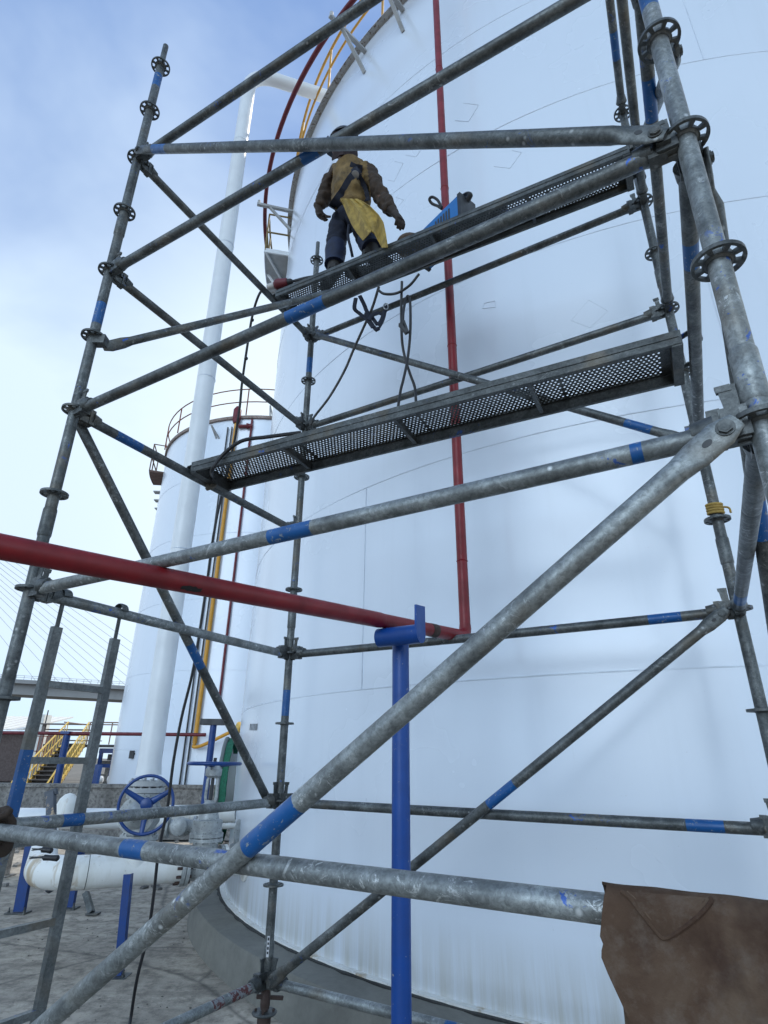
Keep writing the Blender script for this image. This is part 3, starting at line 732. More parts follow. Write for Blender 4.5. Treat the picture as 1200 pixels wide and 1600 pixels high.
# valve on the riser, wheel facing the camera
va = thing('gate_valve', fx+Vector((0, 0, H-.70)), 'grey gate valve under the tall white pipe, its blue handwheel facing the camera', 'valve', 'gate valves with blue handwheels')
vb = MB(); vb.lathe(fx+Vector((0, 0, H-.72)), (0, 0, 1), [(0, .175), (.04, .175), (.045, .12), (.10, .13), (.15, .165), (.27, .165), (.33, .13), (.355, .12), (.357, .175), (.40, .175)], 36)
vb.bolts(fx+Vector((0, 0, H-.70)), (0, 0, 1), .15, 12, .012, .04); vb.bolts(fx+Vector((0, 0, H-.345)), (0, 0, 1), .15, 12, .012, .04); 
fwd = Vector((.12, -1, .02)).normalized(); bc = fx+Vector((0, 0, H-.50))
vb.lathe(bc, fwd, [(0, .12), (.16, .12), (.161, .165), (.195, .165), (.20, .15), (.205, .165), (.235, .165), (.236, .12), (.28, .09), (.32, .05), (.42, .04)], 32); vb.bolts(bc+fwd*.20, fwd, .143, 10, .011, .05); vb.build('valve_body', SILV, va)
def wheel(c, nrm, r, parent, ph=0, mat=BLUEW, tr=.018, name='handwheel', dish=.03):
    nrm = Vector(nrm).normalized(); x = Vector((0, 0, 1)) if abs(nrm.z) < .9 else Vector((1, 0, 0)); x = (x-nrm*x.dot(nrm)).normalized(); y = nrm.cross(x); mb = MB()
    mb.sweep([c+(x*math.cos(t)+y*math.sin(t))*r for t in [2*math.pi*k/48 for k in range(48)]], tr, 12, None, False, nrm, True)
    for k in range(3):
        t = ph+2*math.pi*k/3; d_ = x*math.cos(t)+y*math.sin(t)
        mb.sweep([c-nrm*dish+d_*.03, c-nrm*dish+d_*r*.4, c+d_*(r-.004)], [(.034, .012), (.026, .012), (.019, .011)], 10, None, True, d_.cross(nrm))
    mb.lathe(c-nrm*(dish+.04), nrm, [(0, .05), (.03, .058), (.07, .05), (.08, .02)], 20); return mb.build(name, mat, parent)
WC = at_y(228, 1257, 5.86)
sb = MB(); sb.lathe(bc+fwd*.40, fwd, [(0, .02), ((WC-bc).length-.33, .02)], 14); sb.build('stem', DARK, va)
wheel(WC, fwd, .238, va, math.pi, tr=.014)
# horizontal manifold: elbow, run, flange, nozzle
mani = thing('manifold_pipe', RP(-.4, -1.7), 'stout rust streaked white pipe running low from its elbow to the big tank', 'pipe')
zc = -.965; eb = RP(-.36, zc); side = Vector((-rad_.y, rad_.x, 0))
pts = [RP(.46, zc), RP(-.36, zc)]
for t in (15, 30, 45, 60, 75, 90): t = R(t); pts.append(RP(-.36-.38*math.sin(t), zc, .38*(1-math.cos(t))))
pts.append(RP(-.74, zc, 3.6))
mr = MB(); mr.sweep(pts, PH, 36); mr.sweep([X0+Vector((.045, 0, H+zc)), X0+Vector((.045, 0, H-.745))], PR*1.01, 32); mr.build('run', WPIPE, mani)
MB().lathe(RP(-.36, zc), rad_, [(-.003, PH), (0, PH+.003), (.003, PH)], 36, 0, False).build('weld_seam', DARK, mani)
fl = MB(); fl.lathe(RP(.46, zc), rad_, [(0, .172), (.034, .172)], 36); fl.build('flange', SILV, mani); MB().bolts(RP(.485, zc), rad_, .148, 12, .013, .07).build('flange_bolts', RUST, mani)
nz_ = MB(); nz_.sweep([RP(.88, zc), RP(1.18, zc)], .115, 32); nz_.lathe(RP(.87, zc), rad_, [(0, .165), (.03, .165)], 32); nz_.lathe(RP(1.09, zc), rad_, [(0, .17), (.015, .17)], 32); nz_.build('nozzle', WPIPE, mani)
vs = thing('gate_valve', RP(.68, -1.2), 'silver rising stem gate valve beside the tank with flat blue handwheel on top', 'valve', 'gate valves with blue handwheels')
vb = MB(); vb.lathe(RP(.50, zc), rad_, [(0, .172), (.034, .172), (.038, .115), (.08, .125), (.12, .145), (.22, .145), (.28, .125), (.325, .115), (.33, .165), (.365, .165)], 36)
vb.bolts(RP(.515, zc), rad_, .148, 12, .012, .04); c = RP(.68, zc)
vb.lathe(c, (0, 0, 1), [(0, .13), (.20, .125), (.201, .165), (.232, .165)], 32); vb.build('valve_body', SILV, vs)
bn = MB(); bn.lathe(c+Vector((0, 0, .24)), (0, 0, 1), [(0, .165), (.035, .165), (.036, .145), (.15, .145), (.16, .11), (.22, .09), (.28, .08), (.32, .045)], 32); bn.bolts(c+Vector((0, 0, .238)), (0, 0, 1), .146, 12, .012, .05); bn.build('bonnet', SILV, vs)
yk = MB()
for s_ in (-1, 1): yk.sweep([c+Vector((s_*.035, 0, .52)), c+Vector((s_*.055, 0, .60)), c+Vector((s_*.05, 0, .76)), c+Vector((s_*.03, 0, .80))], [(.012, .016)]*4, 8)
yk.lathe(c+Vector((0, 0, .50)), (0, 0, 1), [(0, .05), (.04, .06), (.07, .035)], 16); yk.lathe(c+Vector((0, 0, .78)), (0, 0, 1), [(0, .05), (.02, .082), (.08, .086), (.12, .055)], 18); yk.build('yoke', SILV, vs)
MB().lathe(c+Vector((0, 0, .45)), (0, 0, 1), [(0, .018), (.52, .018)], 12).build('stem', DARK, vs)
HW = at_y(326, 1193, c.y); wheel(Vector((c.x, c.y, HW.z)), (0, 0, 1), .262, vs, .4, tr=.018, dish=.02)
# drain line and cross line between the valves and the netting
dr = thing('drain_line', RP(.6, -1.7, 1.0), 'thin white drain pipe with small silver valves behind the gate valve', 'pipe')
cable('run', [at_y(262, 1273, 7.6), at_y(300, 1272, 7.7), at_y(372, 1270, 7.6)], .10, WPIPE, parent=dr, seg=18)
cable('branch', [at_y(300, 1292, 7.3), at_y(345, 1291, 7.3), at_y(371, 1292, 7.3), at_y(372, 1310, 7.3), at_y(372, 1345, 7.25)], .030, WPIPE, parent=dr, seg=12)
q = MB(); q.lathe(at_y(283, 1292, 7.3), (1, .1, 0), [(-.16, .11), (-.13, .11), (-.12, .07), (0, .10), (.12, .07), (.13, .11), (.16, .11)], 20); q.lathe(at_y(283, 1292, 7.3), (0, -1, .1), [(0, .09), (.10, .09), (.12, .05)], 16)
q.build('small_valve', SILV, dr)
q = MB().lathe(at_y(374, 1296, 7.2), (0, 0, 1), [(-.16, .05), (0, .06), (.1, .03)], 12); q.build('small_valve', SILV, dr)
q = MB(); q.lathe(at_y(374, 1322, 7.2), (0, 0, 1), [(-.02, .10), (.02, .10)], 18); q.build('flange', SILV, dr)
# rear header pipe
hp = thing('header_pipe', at_y(120, 1300, 10.2)-Vector((0, 0, .3)), 'long white header pipe lying in front of the dike wall', 'pipe')
a, b = at_y(-120, 1278, 10.3), at_y(372, 1262, 10.6); b.z = a.z; MB().sweep([a, b], .15, 28).build('run', WCLEAN, hp)
q = at_y(105, 1262, 10.2); MB().lathe(Vector((q.x, q.y, a.z)), (0, 0, 1), [(0, .16), (.22, .16), (.30, .13), (.36, .07), (.38, .01)], 24).build('capped_branch', WPIPE, hp)
for px in (20, 150, 300):
    q = at_y(px, 1290, 10.35); MB().box((q.x, q.y, .22), (.16, .16, .44)).box((q.x, q.y, .01), (.3, .3, .02)).build('saddle', WALLM, hp)

# blue steel supports under the manifold
def post(name, x, y, z1, wd, label, tilt=(0, 0), mat=BLUEW):
    t = thing(name, (x, y, 0), label, 'pipe support', 'blue pipe supports')
    top = Vector((x+tilt[0], y+tilt[1], z1)); m_ = MB()
    m_.bar((x, y, .015), top, wd, .012, (0, 1, 0)); m_.bar((x+wd/2-.006, y+.03, .015), top+Vector((wd/2-.006, .03, 0)), .012, .06, (0, 1, 0)); m_.build('post', mat, t)
    m_ = MB(); m_.box((x, y, .008), (wd+.12, .16, .016)); m_.build('base_plate', GALVD, t)
    m_ = MB()
    for s_ in (-1, 1): m_.lathe((x+s_*(wd/2+.03), y-.04, .016), (0, 0, 1), [(0, .016), (.02, .016)], 6).lathe((x+s_*(wd/2+.03), y-.04, .016), (0, 0, 1), [(0, .008), (.05, .008)], 8)
    m_.build('anchor_bolts', GALVD, t); return t
f1 = at_z(183, 1528, 0); t1 = at_y(199, 1366, f1.y); post('pipe_support', f1.x, f1.y, t1.z, .064, 'narrow blue support post standing on the concrete in front of the white manifold pipe', (t1.x-f1.x, 0))
f2 = at_z(28, 1427, 0); t2 = at_y(47, 1320, f2.y); post('pipe_support', f2.x, f2.y, t2.z, .12, 'wide blue support leg at the far left behind the ladder', (t2.x-f2.x, 0))
f3 = at_z(107, 1420, 0); t3 = at_y(112, 1330, f3.y); post('pipe_support', f3.x, f3.y, t3.z, .09, 'short blue support leg half hidden behind the ladder stile', (0, 0))
q0, q1 = at_z(143, 1426, .02), at_y(134, 1395, 8.2); MB().bar(q0, q1, .06, .06, (0, 1, 0)).box((q0.x+.02, q0.y, .012), (.14, .1, .02)).build('stub_leg', GALVD, None, 'short grey steel leg poking out under the white manifold pipe', 'pipe support')
# old grey post with peeling paint between ladder stiles
q0, q1 = at_y(104, 1306, 7.2), at_y(80, 1240, 7.5); mb = MB(); mb.bar(q0+Vector((.1, -.3, -.45)), q1, .09, .06, (0, 1, 0)); mb.bar(q1+Vector((-.06, 0, -.02)), q1+Vector((.06, 0, .03)), .07, .05, (0, 1, 0)); mb.build('propped_beam', paint('peeling_paint', (.10, .11, .13), .7, .5, .57, (.36, .27, .18), sc=3), None, 'short weathered grey beam with peeling paint leaning between the ladder stiles', 'beam')
# ------------------------------------------------------------------ red fire line and its blue stand
ZR = .74; RR = .0435
PL = at_z(0, 854, H+.635); PE = at_z(723, 994, H+.765)
def onpipe(px, py): return PL.lerp(PE, par(px, py, PL, PE))
fp = thing('fire_pipe', onpipe(600, 962)-Vector((0, 0, .05)), 'thick red fire water pipe crossing the scaffold and climbing the face of the white tank', 'pipe')
PL = at_z(0, 854, H+.635); PE = at_z(723, 994, H+.765); dirp = (PE-PL).normalized(); PL2 = PL-dirp*1.6
risr = RR*.86; corner = PE
run = MB(); k0 = onpipe(597, 965); run.sweep([PL2, k0-dirp*.02, k0], [RR, RR, RR*.95], 24); run.sweep([k0, PE-dirp*.02], risr*1.08, 24)
run.sweep([PE-dirp*.05]+[PE+dirp*(-.025+.06*math.sin(R(a)))+Vector((0, 0, .06*(1-math.cos(R(a))))) for a in (10, 25, 40, 55, 70, 85)]+[PE+dirp*.035+Vector((0, 0, .09))], [risr*1.1]*7+[risr], 22); run.build('run', RED, fp)
bs = PE+dirp*.035; MB().sweep([bs+Vector((0, 0, .08)), Vector((bs.x, bs.y, 13.2))], risr, 22).build('riser', RED, fp)
for z_ in (3.0, 4.9, 6.8, 8.7): MB().lathe(Vector((bs.x, bs.y, z_)), (0, 0, 1), [(-.006, risr), (0, risr+.004), (.006, risr)], 22, 0, False).build('weld_seam', RED, fp)
# scorched patches left by welding
blk = flat('scorch_black', (.015, .012, .012), .7)
def scorch(px, py, ln, ww, base_r=RR):
    p = onpipe(px, py); t = (p-PL).dot(dirp); cx = PL+dirp*t; v1 = (EYE-cx); v1 -= dirp*v1.dot(dirp); v1.normalize(); v2 = dirp.cross(v1); m_ = MB(); g_ = []
    for i in range(7):
        row = []
        for j in range(7):
            a = (j/6*2-1)*ww*(.5+.5*math.sin(math.pi*min(max(i/6, .12), .88)))+random.uniform(-.08, .08); s_ = (i/6-.5)*ln+random.uniform(-.004, .004); row.append(cx+dirp*s_+(v1*math.cos(a+.5)+v2*math.sin(a+.5))*(base_r+.0012))
        g_.append(row)
    m_.sheet(g_, .0012); m_.build('scorch_mark', blk, fp)
scorch(296, 903, .09, .28)
m_ = MB(); kk = onpipe(676, 986); m_.sweep([kk-dirp*.035, kk+dirp*.03], risr*1.12, 20); m_.build('scorched_joint', RUST, fp)
stand = thing('pipe_stand', (onpipe(626, 968).x, 0, 0), 'bright blue tubular T stand carrying the thick red pipe in front of the tank', 'pipe stand')
SP = onpipe(627, 970); stand.location = (SP.x, SP.y, 0); ORG[stand.name] = Vector((SP.x, SP.y, 0))
zc2 = SP.z-RR-.056; cd_ = Vector((dirp.x*.9, dirp.y*.9, 0)).normalized()
MB().sweep([Vector((SP.x, SP.y, 0.012)), Vector((SP.x, SP.y, zc2))], .048, 24).build('post', BLUEP, stand)
q0 = at_z(592, 997, zc2); q1 = at_z(656, 990, zc2); ax_ = (q1-q0).normalized()
MB().sweep([q0, q1], .052, 24).build('cross_tube', BLUEP, stand)
pc = q1+ax_*.002; m_ = MB(); hv = Vector((0, 0, 1)); sv = ax_.cross(hv).normalized(); poly = [pc+sv*.052*math.cos(t)+hv*.052*math.sin(t) for t in [R(180+12*i) for i in range(16)]]+[pc+sv*.052+hv*.15, pc-sv*.052+hv*.16]
m_.prism(poly, ax_*.012); m_.build('stop_plate', BLUEP, stand)
m_ = MB(); m_.box((SP.x, SP.y, .006), (.24, .24, .012)); m_.build('base_plate', BLUEP, stand)
# ------------------------------------------------------------------ second tank
T2 = Vector((-4.209, 20.105, 0)); R2 = 4.086; Z2T = 10.27+H
tk2 = thing('storage_tank', (T2.x, T2.y, 0), 'smaller far white storage tank with rusty roof railing seen left of the big one', 'storage tank')
cyl(T2, R2, [0, Z2T], 160).build('shell', SHELL2, tk2, ang=30, origin=(T2.x, T2.y, 0))
MB().lathe((T2.x, T2.y, Z2T), (0, 0, 1), [(0, R2), (.3, R2*.5), (.4, .02)], 64, 0, False).build('roof', WCLEAN, tk2)
for z in (1.9, 3.9, 5.9, 7.9, 9.9): ringband(T2, R2-.001, z, .006, .012, 160).build('weld_seam', SEAM, tk2)
RBR = paint('rusty_rail', (.20, .07, .05), .7, .6)
ringband(T2, R2, Z2T-.10, .07, .10, 160).build('rim_angle', paint('rusty_rim', (.30, .24, .21), .7, .45, .55, (.16, .07, .04)), tk2)
rr_ = MB()
for h_ in (.5, 1.0): rr_.sweep([T2+Vector((math.cos(2*math.pi*k/80)*(R2+.1), math.sin(2*math.pi*k/80)*(R2+.1), Z2T+h_)) for k in range(80)], .02, 6, None, False, (0, 0, 1), True)
rr_.build('roof_railing', RBR, tk2)
for k in range(18):
    a = 2*math.pi*k/18+.1; p = T2+Vector((math.cos(a)*(R2+.1), math.sin(a)*(R2+.1), 0)); MB().sweep([p+Vector((0, 0, Z2T)), p+Vector((0, 0, Z2T+1.0))], .022, 6).build('rail_post', RBR, tk2)
def on2(px, py, off=.05, neg=False):
    a, p = vseam(px, py, 0, 0, T2, R2); return Vector((T2.x+(R2+off)*math.cos(a), T2.y+(R2+off)*math.sin(a), p.z)), a
def vert2(px, py, r, mat, name, z0_, z1_, off=.06):
    p, a = on2(px, py, off); MB().sweep([Vector((p.x, p.y, z0_)), Vector((p.x, p.y, z1_))], r, 10).build(name, mat, tk2); return p
yp = vert2(340, 900, .055, OCH, 'yellow_riser', 2.05, Z2T-.3, .08)
rpp = vert2(378, 800, .035, DRED, 'red_riser', 3.0, Z2T-.15, .06)
for px in (326, 333): vert2(px, 900, .022, DARK, 'conduit', .7, Z2T-.4, .05)
cable('foam_branch', [Vector((yp.x, yp.y, 2.05)), Vector((yp.x+.03, yp.y-.1, 1.96)), Vector((yp.x+.35, yp.y-.25, 2.03)), at_y(372, 1138, 15.4)], .042, OCH, parent=tk2, seg=12)
q = at_y(373, 1137, 15.4); MB().lathe(q, (1, -.1, .1), [(-.06, .08), (-.02, .14), (.04, .14), (.06, .08), (.16, .08)], 10).build('hydrant_head', YELB, tk2)
fb = MB(); p, a = on2(370, 668, .1); fb.lathe(p+Vector((0, 0, .1)), (0, 0, 1), [(0, .09), (.1, .13), (.5, .13), (.62, .06)], 14); fb.lathe(p+Vector((.1, 0, -.02)), (1, 0, .05), [(0, .06), (.25, .06), (.26, .10), (.30, .10), (.34, .07), (.45, .09)], 14); fb.build('foam_chamber', DRED, tk2)
# left side landing with steps
lt = MB(); la = math.pi*1.03
def t2p(a, r, z): return Vector((T2.x+r*math.cos(a), T2.y+r*math.sin(a), z))
zl = Z2T-.72
for i in range(5): lt.prism([t2p(la+i*.05, R2, zl), t2p(la+i*.05, R2+.5, zl), t2p(la+(i+1)*.05, R2+.5, zl), t2p(la+(i+1)*.05, R2, zl)], (0, 0, .08))
for h_ in (.0, .55, 1.1): lt.sweep([t2p(la+.25, R2+.02, zl+h_), t2p(la+.25, R2+.49, zl+h_), t2p(la, R2+.49, zl+h_)], .022, 6)
for i in (0, 2.5, 5): lt.sweep([t2p(la+i*.05, R2+.49, zl), t2p(la+i*.05, R2+.49, zl+1.1)], .022, 6)
lt.build('stair_landing', paint('rusty_landing', (.17, .11, .09), .8, .6), tk2)
for k in range(9): MB().bar(t2p(la-.04-k*.045, R2+.02, zl-.26*(k+1)), t2p(la-.04-k*.045, R2+.48, zl-.26*(k+1)), .24, .04).build('stair_tread', GREYF, tk2)
for px, py in ((338, 685), (422, 655)):
    p, a = on2(px, py, 0); m_ = MB(); u_ = Vector((math.cos(a), math.sin(a), 0)); m_.bar(p, p+u_*.35+Vector((0, 0, .3)), .04, .04); m_.bar(p+Vector((.12, 0, -.05)), p+u_*.35+Vector((0, 0, .3)), .04, .04); m_.build('bracket', GREYF, tk2)
p, a = on2(208, 1179, .03); MB().box(p, (.12, .10, .20)).box(p+Vector((.10, 0, .02)), (.10, .06, .05)).build('wall_bracket', DARK, tk2)
# ------------------------------------------------------------------ dike wall and behind it
dw = MB(); top = []
n = 60
for k in range(n):
    x0_, x1_ = -32+k*.55, -32+(k+1)*.55; zt_ = 1.06+random.uniform(-.012, .012)
    dw.box(((x0_+x1_)/2, 15.12, zt_/2), (.55-.002*(k % 2), .28+random.uniform(0, .006), zt_))
dw.box((-15.4, 15.12, 1.08), (33, .36, .07)); dw.box((-15.4, 14.93, .22), (33, .12, .44))
dw.build('dike_wall', WALLM, None, 'low weathered concrete dike wall running behind the pipes on the left', 'wall')
# rubble and debris at the wall foot
rb = MB()
for k in range(260):
    x = random.uniform(-9, -1.9); y = random.uniform(9.5, 14.6); s_ = random.uniform(.02, .11); pts = [Vector((random.uniform(-1, 1), random.uniform(-1, 1), random.uniform(0, .8)))*s_ for _ in range(1)]
    rb.box((x, y, s_*.25), (s_*1.6, s_, s_*.6), (Vector((math.cos(k), math.sin(k), .15)).normalized(), Vector((-math.sin(k), math.cos(k), .1)).normalized(), Vector((0, 0, 1))))
rb.build('rubble', WALLM, None, 'loose broken concrete scattered along the foot of the dike wall', 'rubble', kind='stuff')
for k in range(1):
    pb_ = MB()
    for j in range(130):
        p = at_z(random.uniform(20, 330), random.uniform(1430, 1600), .006); s_ = random.uniform(.003, .012); pb_.sphere((p.x, p.y, s_*.4), (s_, s_*.8, s_*.5), 6, 4)
    pb_.build('grit', SAND, None, 'small pebbles and crumbs scattered on the stained concrete', 'gravel', kind='stuff')
tf = thing('thin_fire_line', at_y(110, 1146, 15.6)-Vector((0, 0, 2)), 'thin dark red pipe on a blue post running level behind the dike wall', 'pipe')
a, b = at_y(-60, 1140, 15.6), at_y(322, 1145, 15.6); b.z = a.z = at_y(110, 1146, 15.6).z
MB().sweep([a, b], .042, 12).build('run', DRED, tf)
q = at_y(103, 1150, 15.6); MB().sweep([Vector((q.x, q.y+.05, 0)), Vector((q.x, q.y+.05, a.z-.02))], .085, 12).box((q.x, q.y, a.z+.02), (.22, .2, .06)).build('post', BLUEW, tf)
ts = thing('pipe_stand', at_y(334, 1195, 12), 'small dark blue T stand behind the flat handwheel, near the far tank', 'pipe stand')
q = at_y(334, 1131, 11.0); MB().sweep([Vector((q.x, q.y, 0)), Vector((q.x, q.y, q.z))], .06, 12).build('post', BLUEW, ts); MB().box(q+Vector((0, 0, .03)), (.44, .2, .10)).build('top_plate', DARK, ts)
# cross over stair with yellow rails
def dep(px, py, y): return at_y(px, py, y)
stair = thing('stairway', (-14.4, 26, 0), 'steel stairway with yellow handrails climbing to a railed platform behind the wall', 'stairs')
yb, yt = 25.5, 30.0; bl_, br_ = dep(30, 1212, yb), dep(84, 1216, yb); tl_, tr_ = dep(107, 1128, yt), dep(139, 1130, yt)
zb_, ztp = .15, tl_.z-1.0
nst = 13; 
for k in range(nst):
    t = (k+.5)/nst; a = bl_.lerp(tl_, t); b = br_.lerp(tr_, t); z = zb_+(ztp-zb_)*(k+1)/nst
    MB().box(((a.x+b.x)/2, a.y, z), (b.x-a.x, .34, .04)).box(((a.x+b.x)/2, a.y+.17, z-.09), (b.x-a.x-.02, .01, .18)).build('stair_tread', paint('step_steel', (.11, .10, .095), .8, .7), stair) if k == 0 else None
    if k == 0: treadmat = bpy.data.materials['step_steel']
    else: MB().box(((a.x+b.x)/2, a.y, z), (b.x-a.x, .34, .04)).box(((a.x+b.x)/2, a.y+.17, z-.09), (b.x-a.x-.02, .01, .18)).build('stair_tread', treadmat, stair)
for A_, B_ in ((bl_, tl_), (br_, tr_)):
    m_ = MB(); az, bz = zb_, ztp
    P0 = Vector((A_.x, A_.y, az)); P1 = Vector((B_.x, B_.y, bz)); m_.bar(P0, P1, .05, .22); m_.build('stringer', YELB, stair)
    hr = MB(); Hh = Vector((0, 0, 1.0)); hr.sweep([P0+Hh, P1+Hh], .035, 8); hr.sweep([P0+Hh*.5, P1+Hh*.5], .025, 8); hr.sweep([P0+Hh+Vector((0, -.5, -.5)), P0+Hh], .035, 8); hr.sweep([P0+Hh+Vector((0, -.5, -.5)), P0+Vector((0, -.5, -.1))], .035, 8)
    for k in range(15): q = P0.lerp(P1, k/14); hr.sweep([q, q+Hh], .022, 6)
    hr.build('handrail', YELB, stair)
plf = MB(); px0 = tl_.x-.3; pr1 = dep(196, 1150, 31.5); plf.box(((px0+pr1.x)/2, 31.2, ztp-.06), (pr1.x-px0+1.5, 2.2, .10)); plf.build('platform', DARK, stair)
pr_m = paint('rail_brown', (.25, .17, .13), .7, .7); rl = MB()
for h_ in (.5, 1.0): rl.sweep([Vector((px0, 30.2, ztp+h_)), Vector((px0, 32.2, ztp+h_)), Vector((pr1.x+2, 32.2, ztp+h_))], .03, 6)
rl.sweep([Vector((tr_.x, 30.15, ztp+1.0)), Vector((pr1.x+2, 30.15, ztp+1.0))], .03, 6); rl.sweep([Vector((tr_.x, 30.15, ztp+.5)), Vector((pr1.x+2, 30.15, ztp+.5))], .03, 6)
for k in range(7):
    x = tr_.x+k*(pr1.x+2-tr_.x)/6; rl.sweep([Vector((x, 30.15, ztp)), Vector((x, 30.15, ztp+1.0))], .03, 6)
rl.build('platform_railing', pr_m, stair)
# pump bay under the platform
bay = thing('pump_bay', (-12.5, 31, 0), 'dark stone block wall with blue steel frame beneath the stair platform', 'wall')
sw = MB()
for r_i in range(6):
    for c_i in range(9):
        x = tr_.x+.2+c_i*.52+(.26 if r_i % 2 else 0); 
        sw.box((x+.25, 31.9+random.uniform(-.02, .02), .15+r_i*.31), (.50, .4, .29))
sw.build('block_wall', WALLM, bay)
fr = MB(); x0_, x1_ = tr_.x+.6, pr1.x+1.2
fr.bar((x0_, 30.4, ztp-.28), (x1_, 30.4, ztp-.28), .14, .22)
for x in (x0_+.1, (x0_+x1_)/2-.2, x1_-.5): fr.bar((x, 30.4, 0), (x, 30.4, ztp-.3), .14, .16, (0, 1, 0))
fr.bar((x0_, 30.4, ztp-.95), (x1_, 30.4, ztp-.95), .14, .16); fr.build('steel_frame', BLUEW, bay)
MB().box(((x0_+x1_)/2+.6, 30.25, ztp-.65), (.55, .2, .5)).build('cabinet', flat('cream_box', (.4, .38, .33), .6), bay)
for x in (x0_+.3, x0_+1.1): MB().lathe((x, 29.4, .75), (1, 0, 0), [(0, .16), (.5, .16), (.56, .1)], 16).build('pipe_stub', WCLEAN, bay)
# blue column beside the stair
q = dep(152, 1200, 27); MB().bar((q.x-.35, 27.5, 0), (q.x-.3, 27.5, 1.4), .45, .3, (0, 1, 0)).build('blue_panel', BLUEW, bay)
# warehouse far left
wh = thing('warehouse', (-29, 50, 0), 'low warehouse with pale ribbed roof and white gable behind the stairway', 'building')
a = dep(0, 1125, 46); b = dep(52, 1125, 46); zr = a.z+.2
m_ = MB(); n = 40
for k in range(n):
    x0_ = a.x-14+(b.x-a.x+14)*k/n; x1_ = a.x-14+(b.x-a.x+14)*(k+1)/n; m_.prism([(x0_, 45, zr-.9), (x1_-.06, 45, zr-.9), (x1_-.06, 52, zr+.4), (x0_, 52, zr+.4)], (0, 0, .05+.06*(k % 2)))
m_.build('roof', flat('roof_white', (.72, .70, .66), .6), wh)
m_ = MB(); m_.box(((a.x-14+b.x)/2, 49, (zr-1)/2), (b.x-a.x+13.6, 6, zr-1.05)); m_.build('wall', paint('brown_cladding', (.10, .075, .07), .8, .7), wh)
c_ = dep(65, 1125, 46); m_ = MB(); m_.box(((b.x+c_.x)/2+.2, 46, (zr+.2)/2), (c_.x-b.x+.5, 1, zr+.2)); m_.build('gable', flat('gable_white', (.68, .67, .63), .7), wh)
d0, d1 = dep(66, 1130, 44), dep(112, 1130, 44); m_ = MB()
for k in range(4): z = d0.z-.05-k*.34; m_.bar((d0.x, 44+k*.9, z), (d1.x+1, 44+k*.9, z), .9, .07)
m_.bar((d0.x+.2, 44, 0), (d0.x+.2, 44, d0.z-.1), .2, .2, (0, 1, 0)); m_.build('shed_roof', flat('roof_grey', (.20, .17, .16), .8), wh)
q0, q1 = dep(40, 1150, 40), dep(66, 1150, 40); m_ = MB()
for k in range(9): x = q0.x+(q1.x-q0.x+.8)*k/8; m_.bar((x, 40, .2), (x, 40, q0.z), .05, .05, (0, 1, 0))
for z in (q0.z, q0.z-.9, .4): m_.bar((q0.x, 40, z), (q1.x+.8, 40, z), .05, .05)
m_.build('yard_railing', RBR, None, 'dark red yard railing of thin uprights left of the yellow stairs', 'railing')
q = dep(72, 1115, 44); MB().sweep([(q.x, 44.2, q.z-.7), (q.x, 44.2, q.z+.25)], .04, 6).build('antenna', DARK, None, 'short dark mast standing on the shed roof behind the stairway', 'mast')
# ------------------------------------------------------------------ cable stayed bridge
br = thing('bridge', (-150, 240, 0), 'distant cable stayed bridge with pale stays fanning down to its deck', 'bridge')
pL, pR = dep(-150, 1056, 222), dep(260, 1080, 256); dz = 6.2
dirb = (pR-pL).normalized(); m_ = MB(); m_.bar(pL-dirb*120-Vector((0, 0, dz/2)), pR+dirb*40-Vector((0, 0, dz/2)), 14, dz*.62); m_.bar(pL-dirb*120-Vector((0, 0, .5)), pR+dirb*40-Vector((0, 0, .5)), 20, 1.4); m_.build('deck', BRIDGEM, br)
m_ = MB(); 
for h_ in (.7, 1.4): m_.bar(pL-dirb*100+Vector((0, 0, .4+h_))+Vector((0, -9.5, 0)), pR+Vector((0, -9.5, .4+h_)), .12, .12)
k = 0
while k < 260: q = pL-dirb*60+dirb*k+Vector((0, -9.5, 0)); m_.bar(q, q+Vector((0, 0, 1.9)), .12, .12, (0, 1, 0)); k += 2.6
m_.build('parapet', flat('parapet_grey', (.35, .36, .38), .7), br)
tw = dep(-118, 806, 226); stm = flat('stay_white', (.45, .48, .52), .6)
anch = [60, 97, 121, 148, 166, 184, 203, 224, 246, 268, 292, 318]
for i, ax_ in enumerate(anch):
    A_ = dep(ax_, 1066+(ax_)*.05, 225+ax_*.12); m_ = MB(); m_.sweep([tw+Vector((0, 0, 1.2*(i-6))), A_], .10, 6); m_.build('stay_cable', stm, br)
for s_ in (-1, 1): m_ = MB(); m_.bar((tw.x-4, tw.y+s_*8, -1), (tw.x-3, tw.y+s_*2, tw.z+12), 3.5, 4, (0, 1, 0)); m_.build('pylon_leg', BRIDGEM, br)
for x, y in ((pL.x-60, 215), (tw.x+0, 226), (pR.x+35, 260)): MB().box((x, y, (pL.z-7)/2), (4, 10, pL.z-7)).build('pier', BRIDGEM, br)

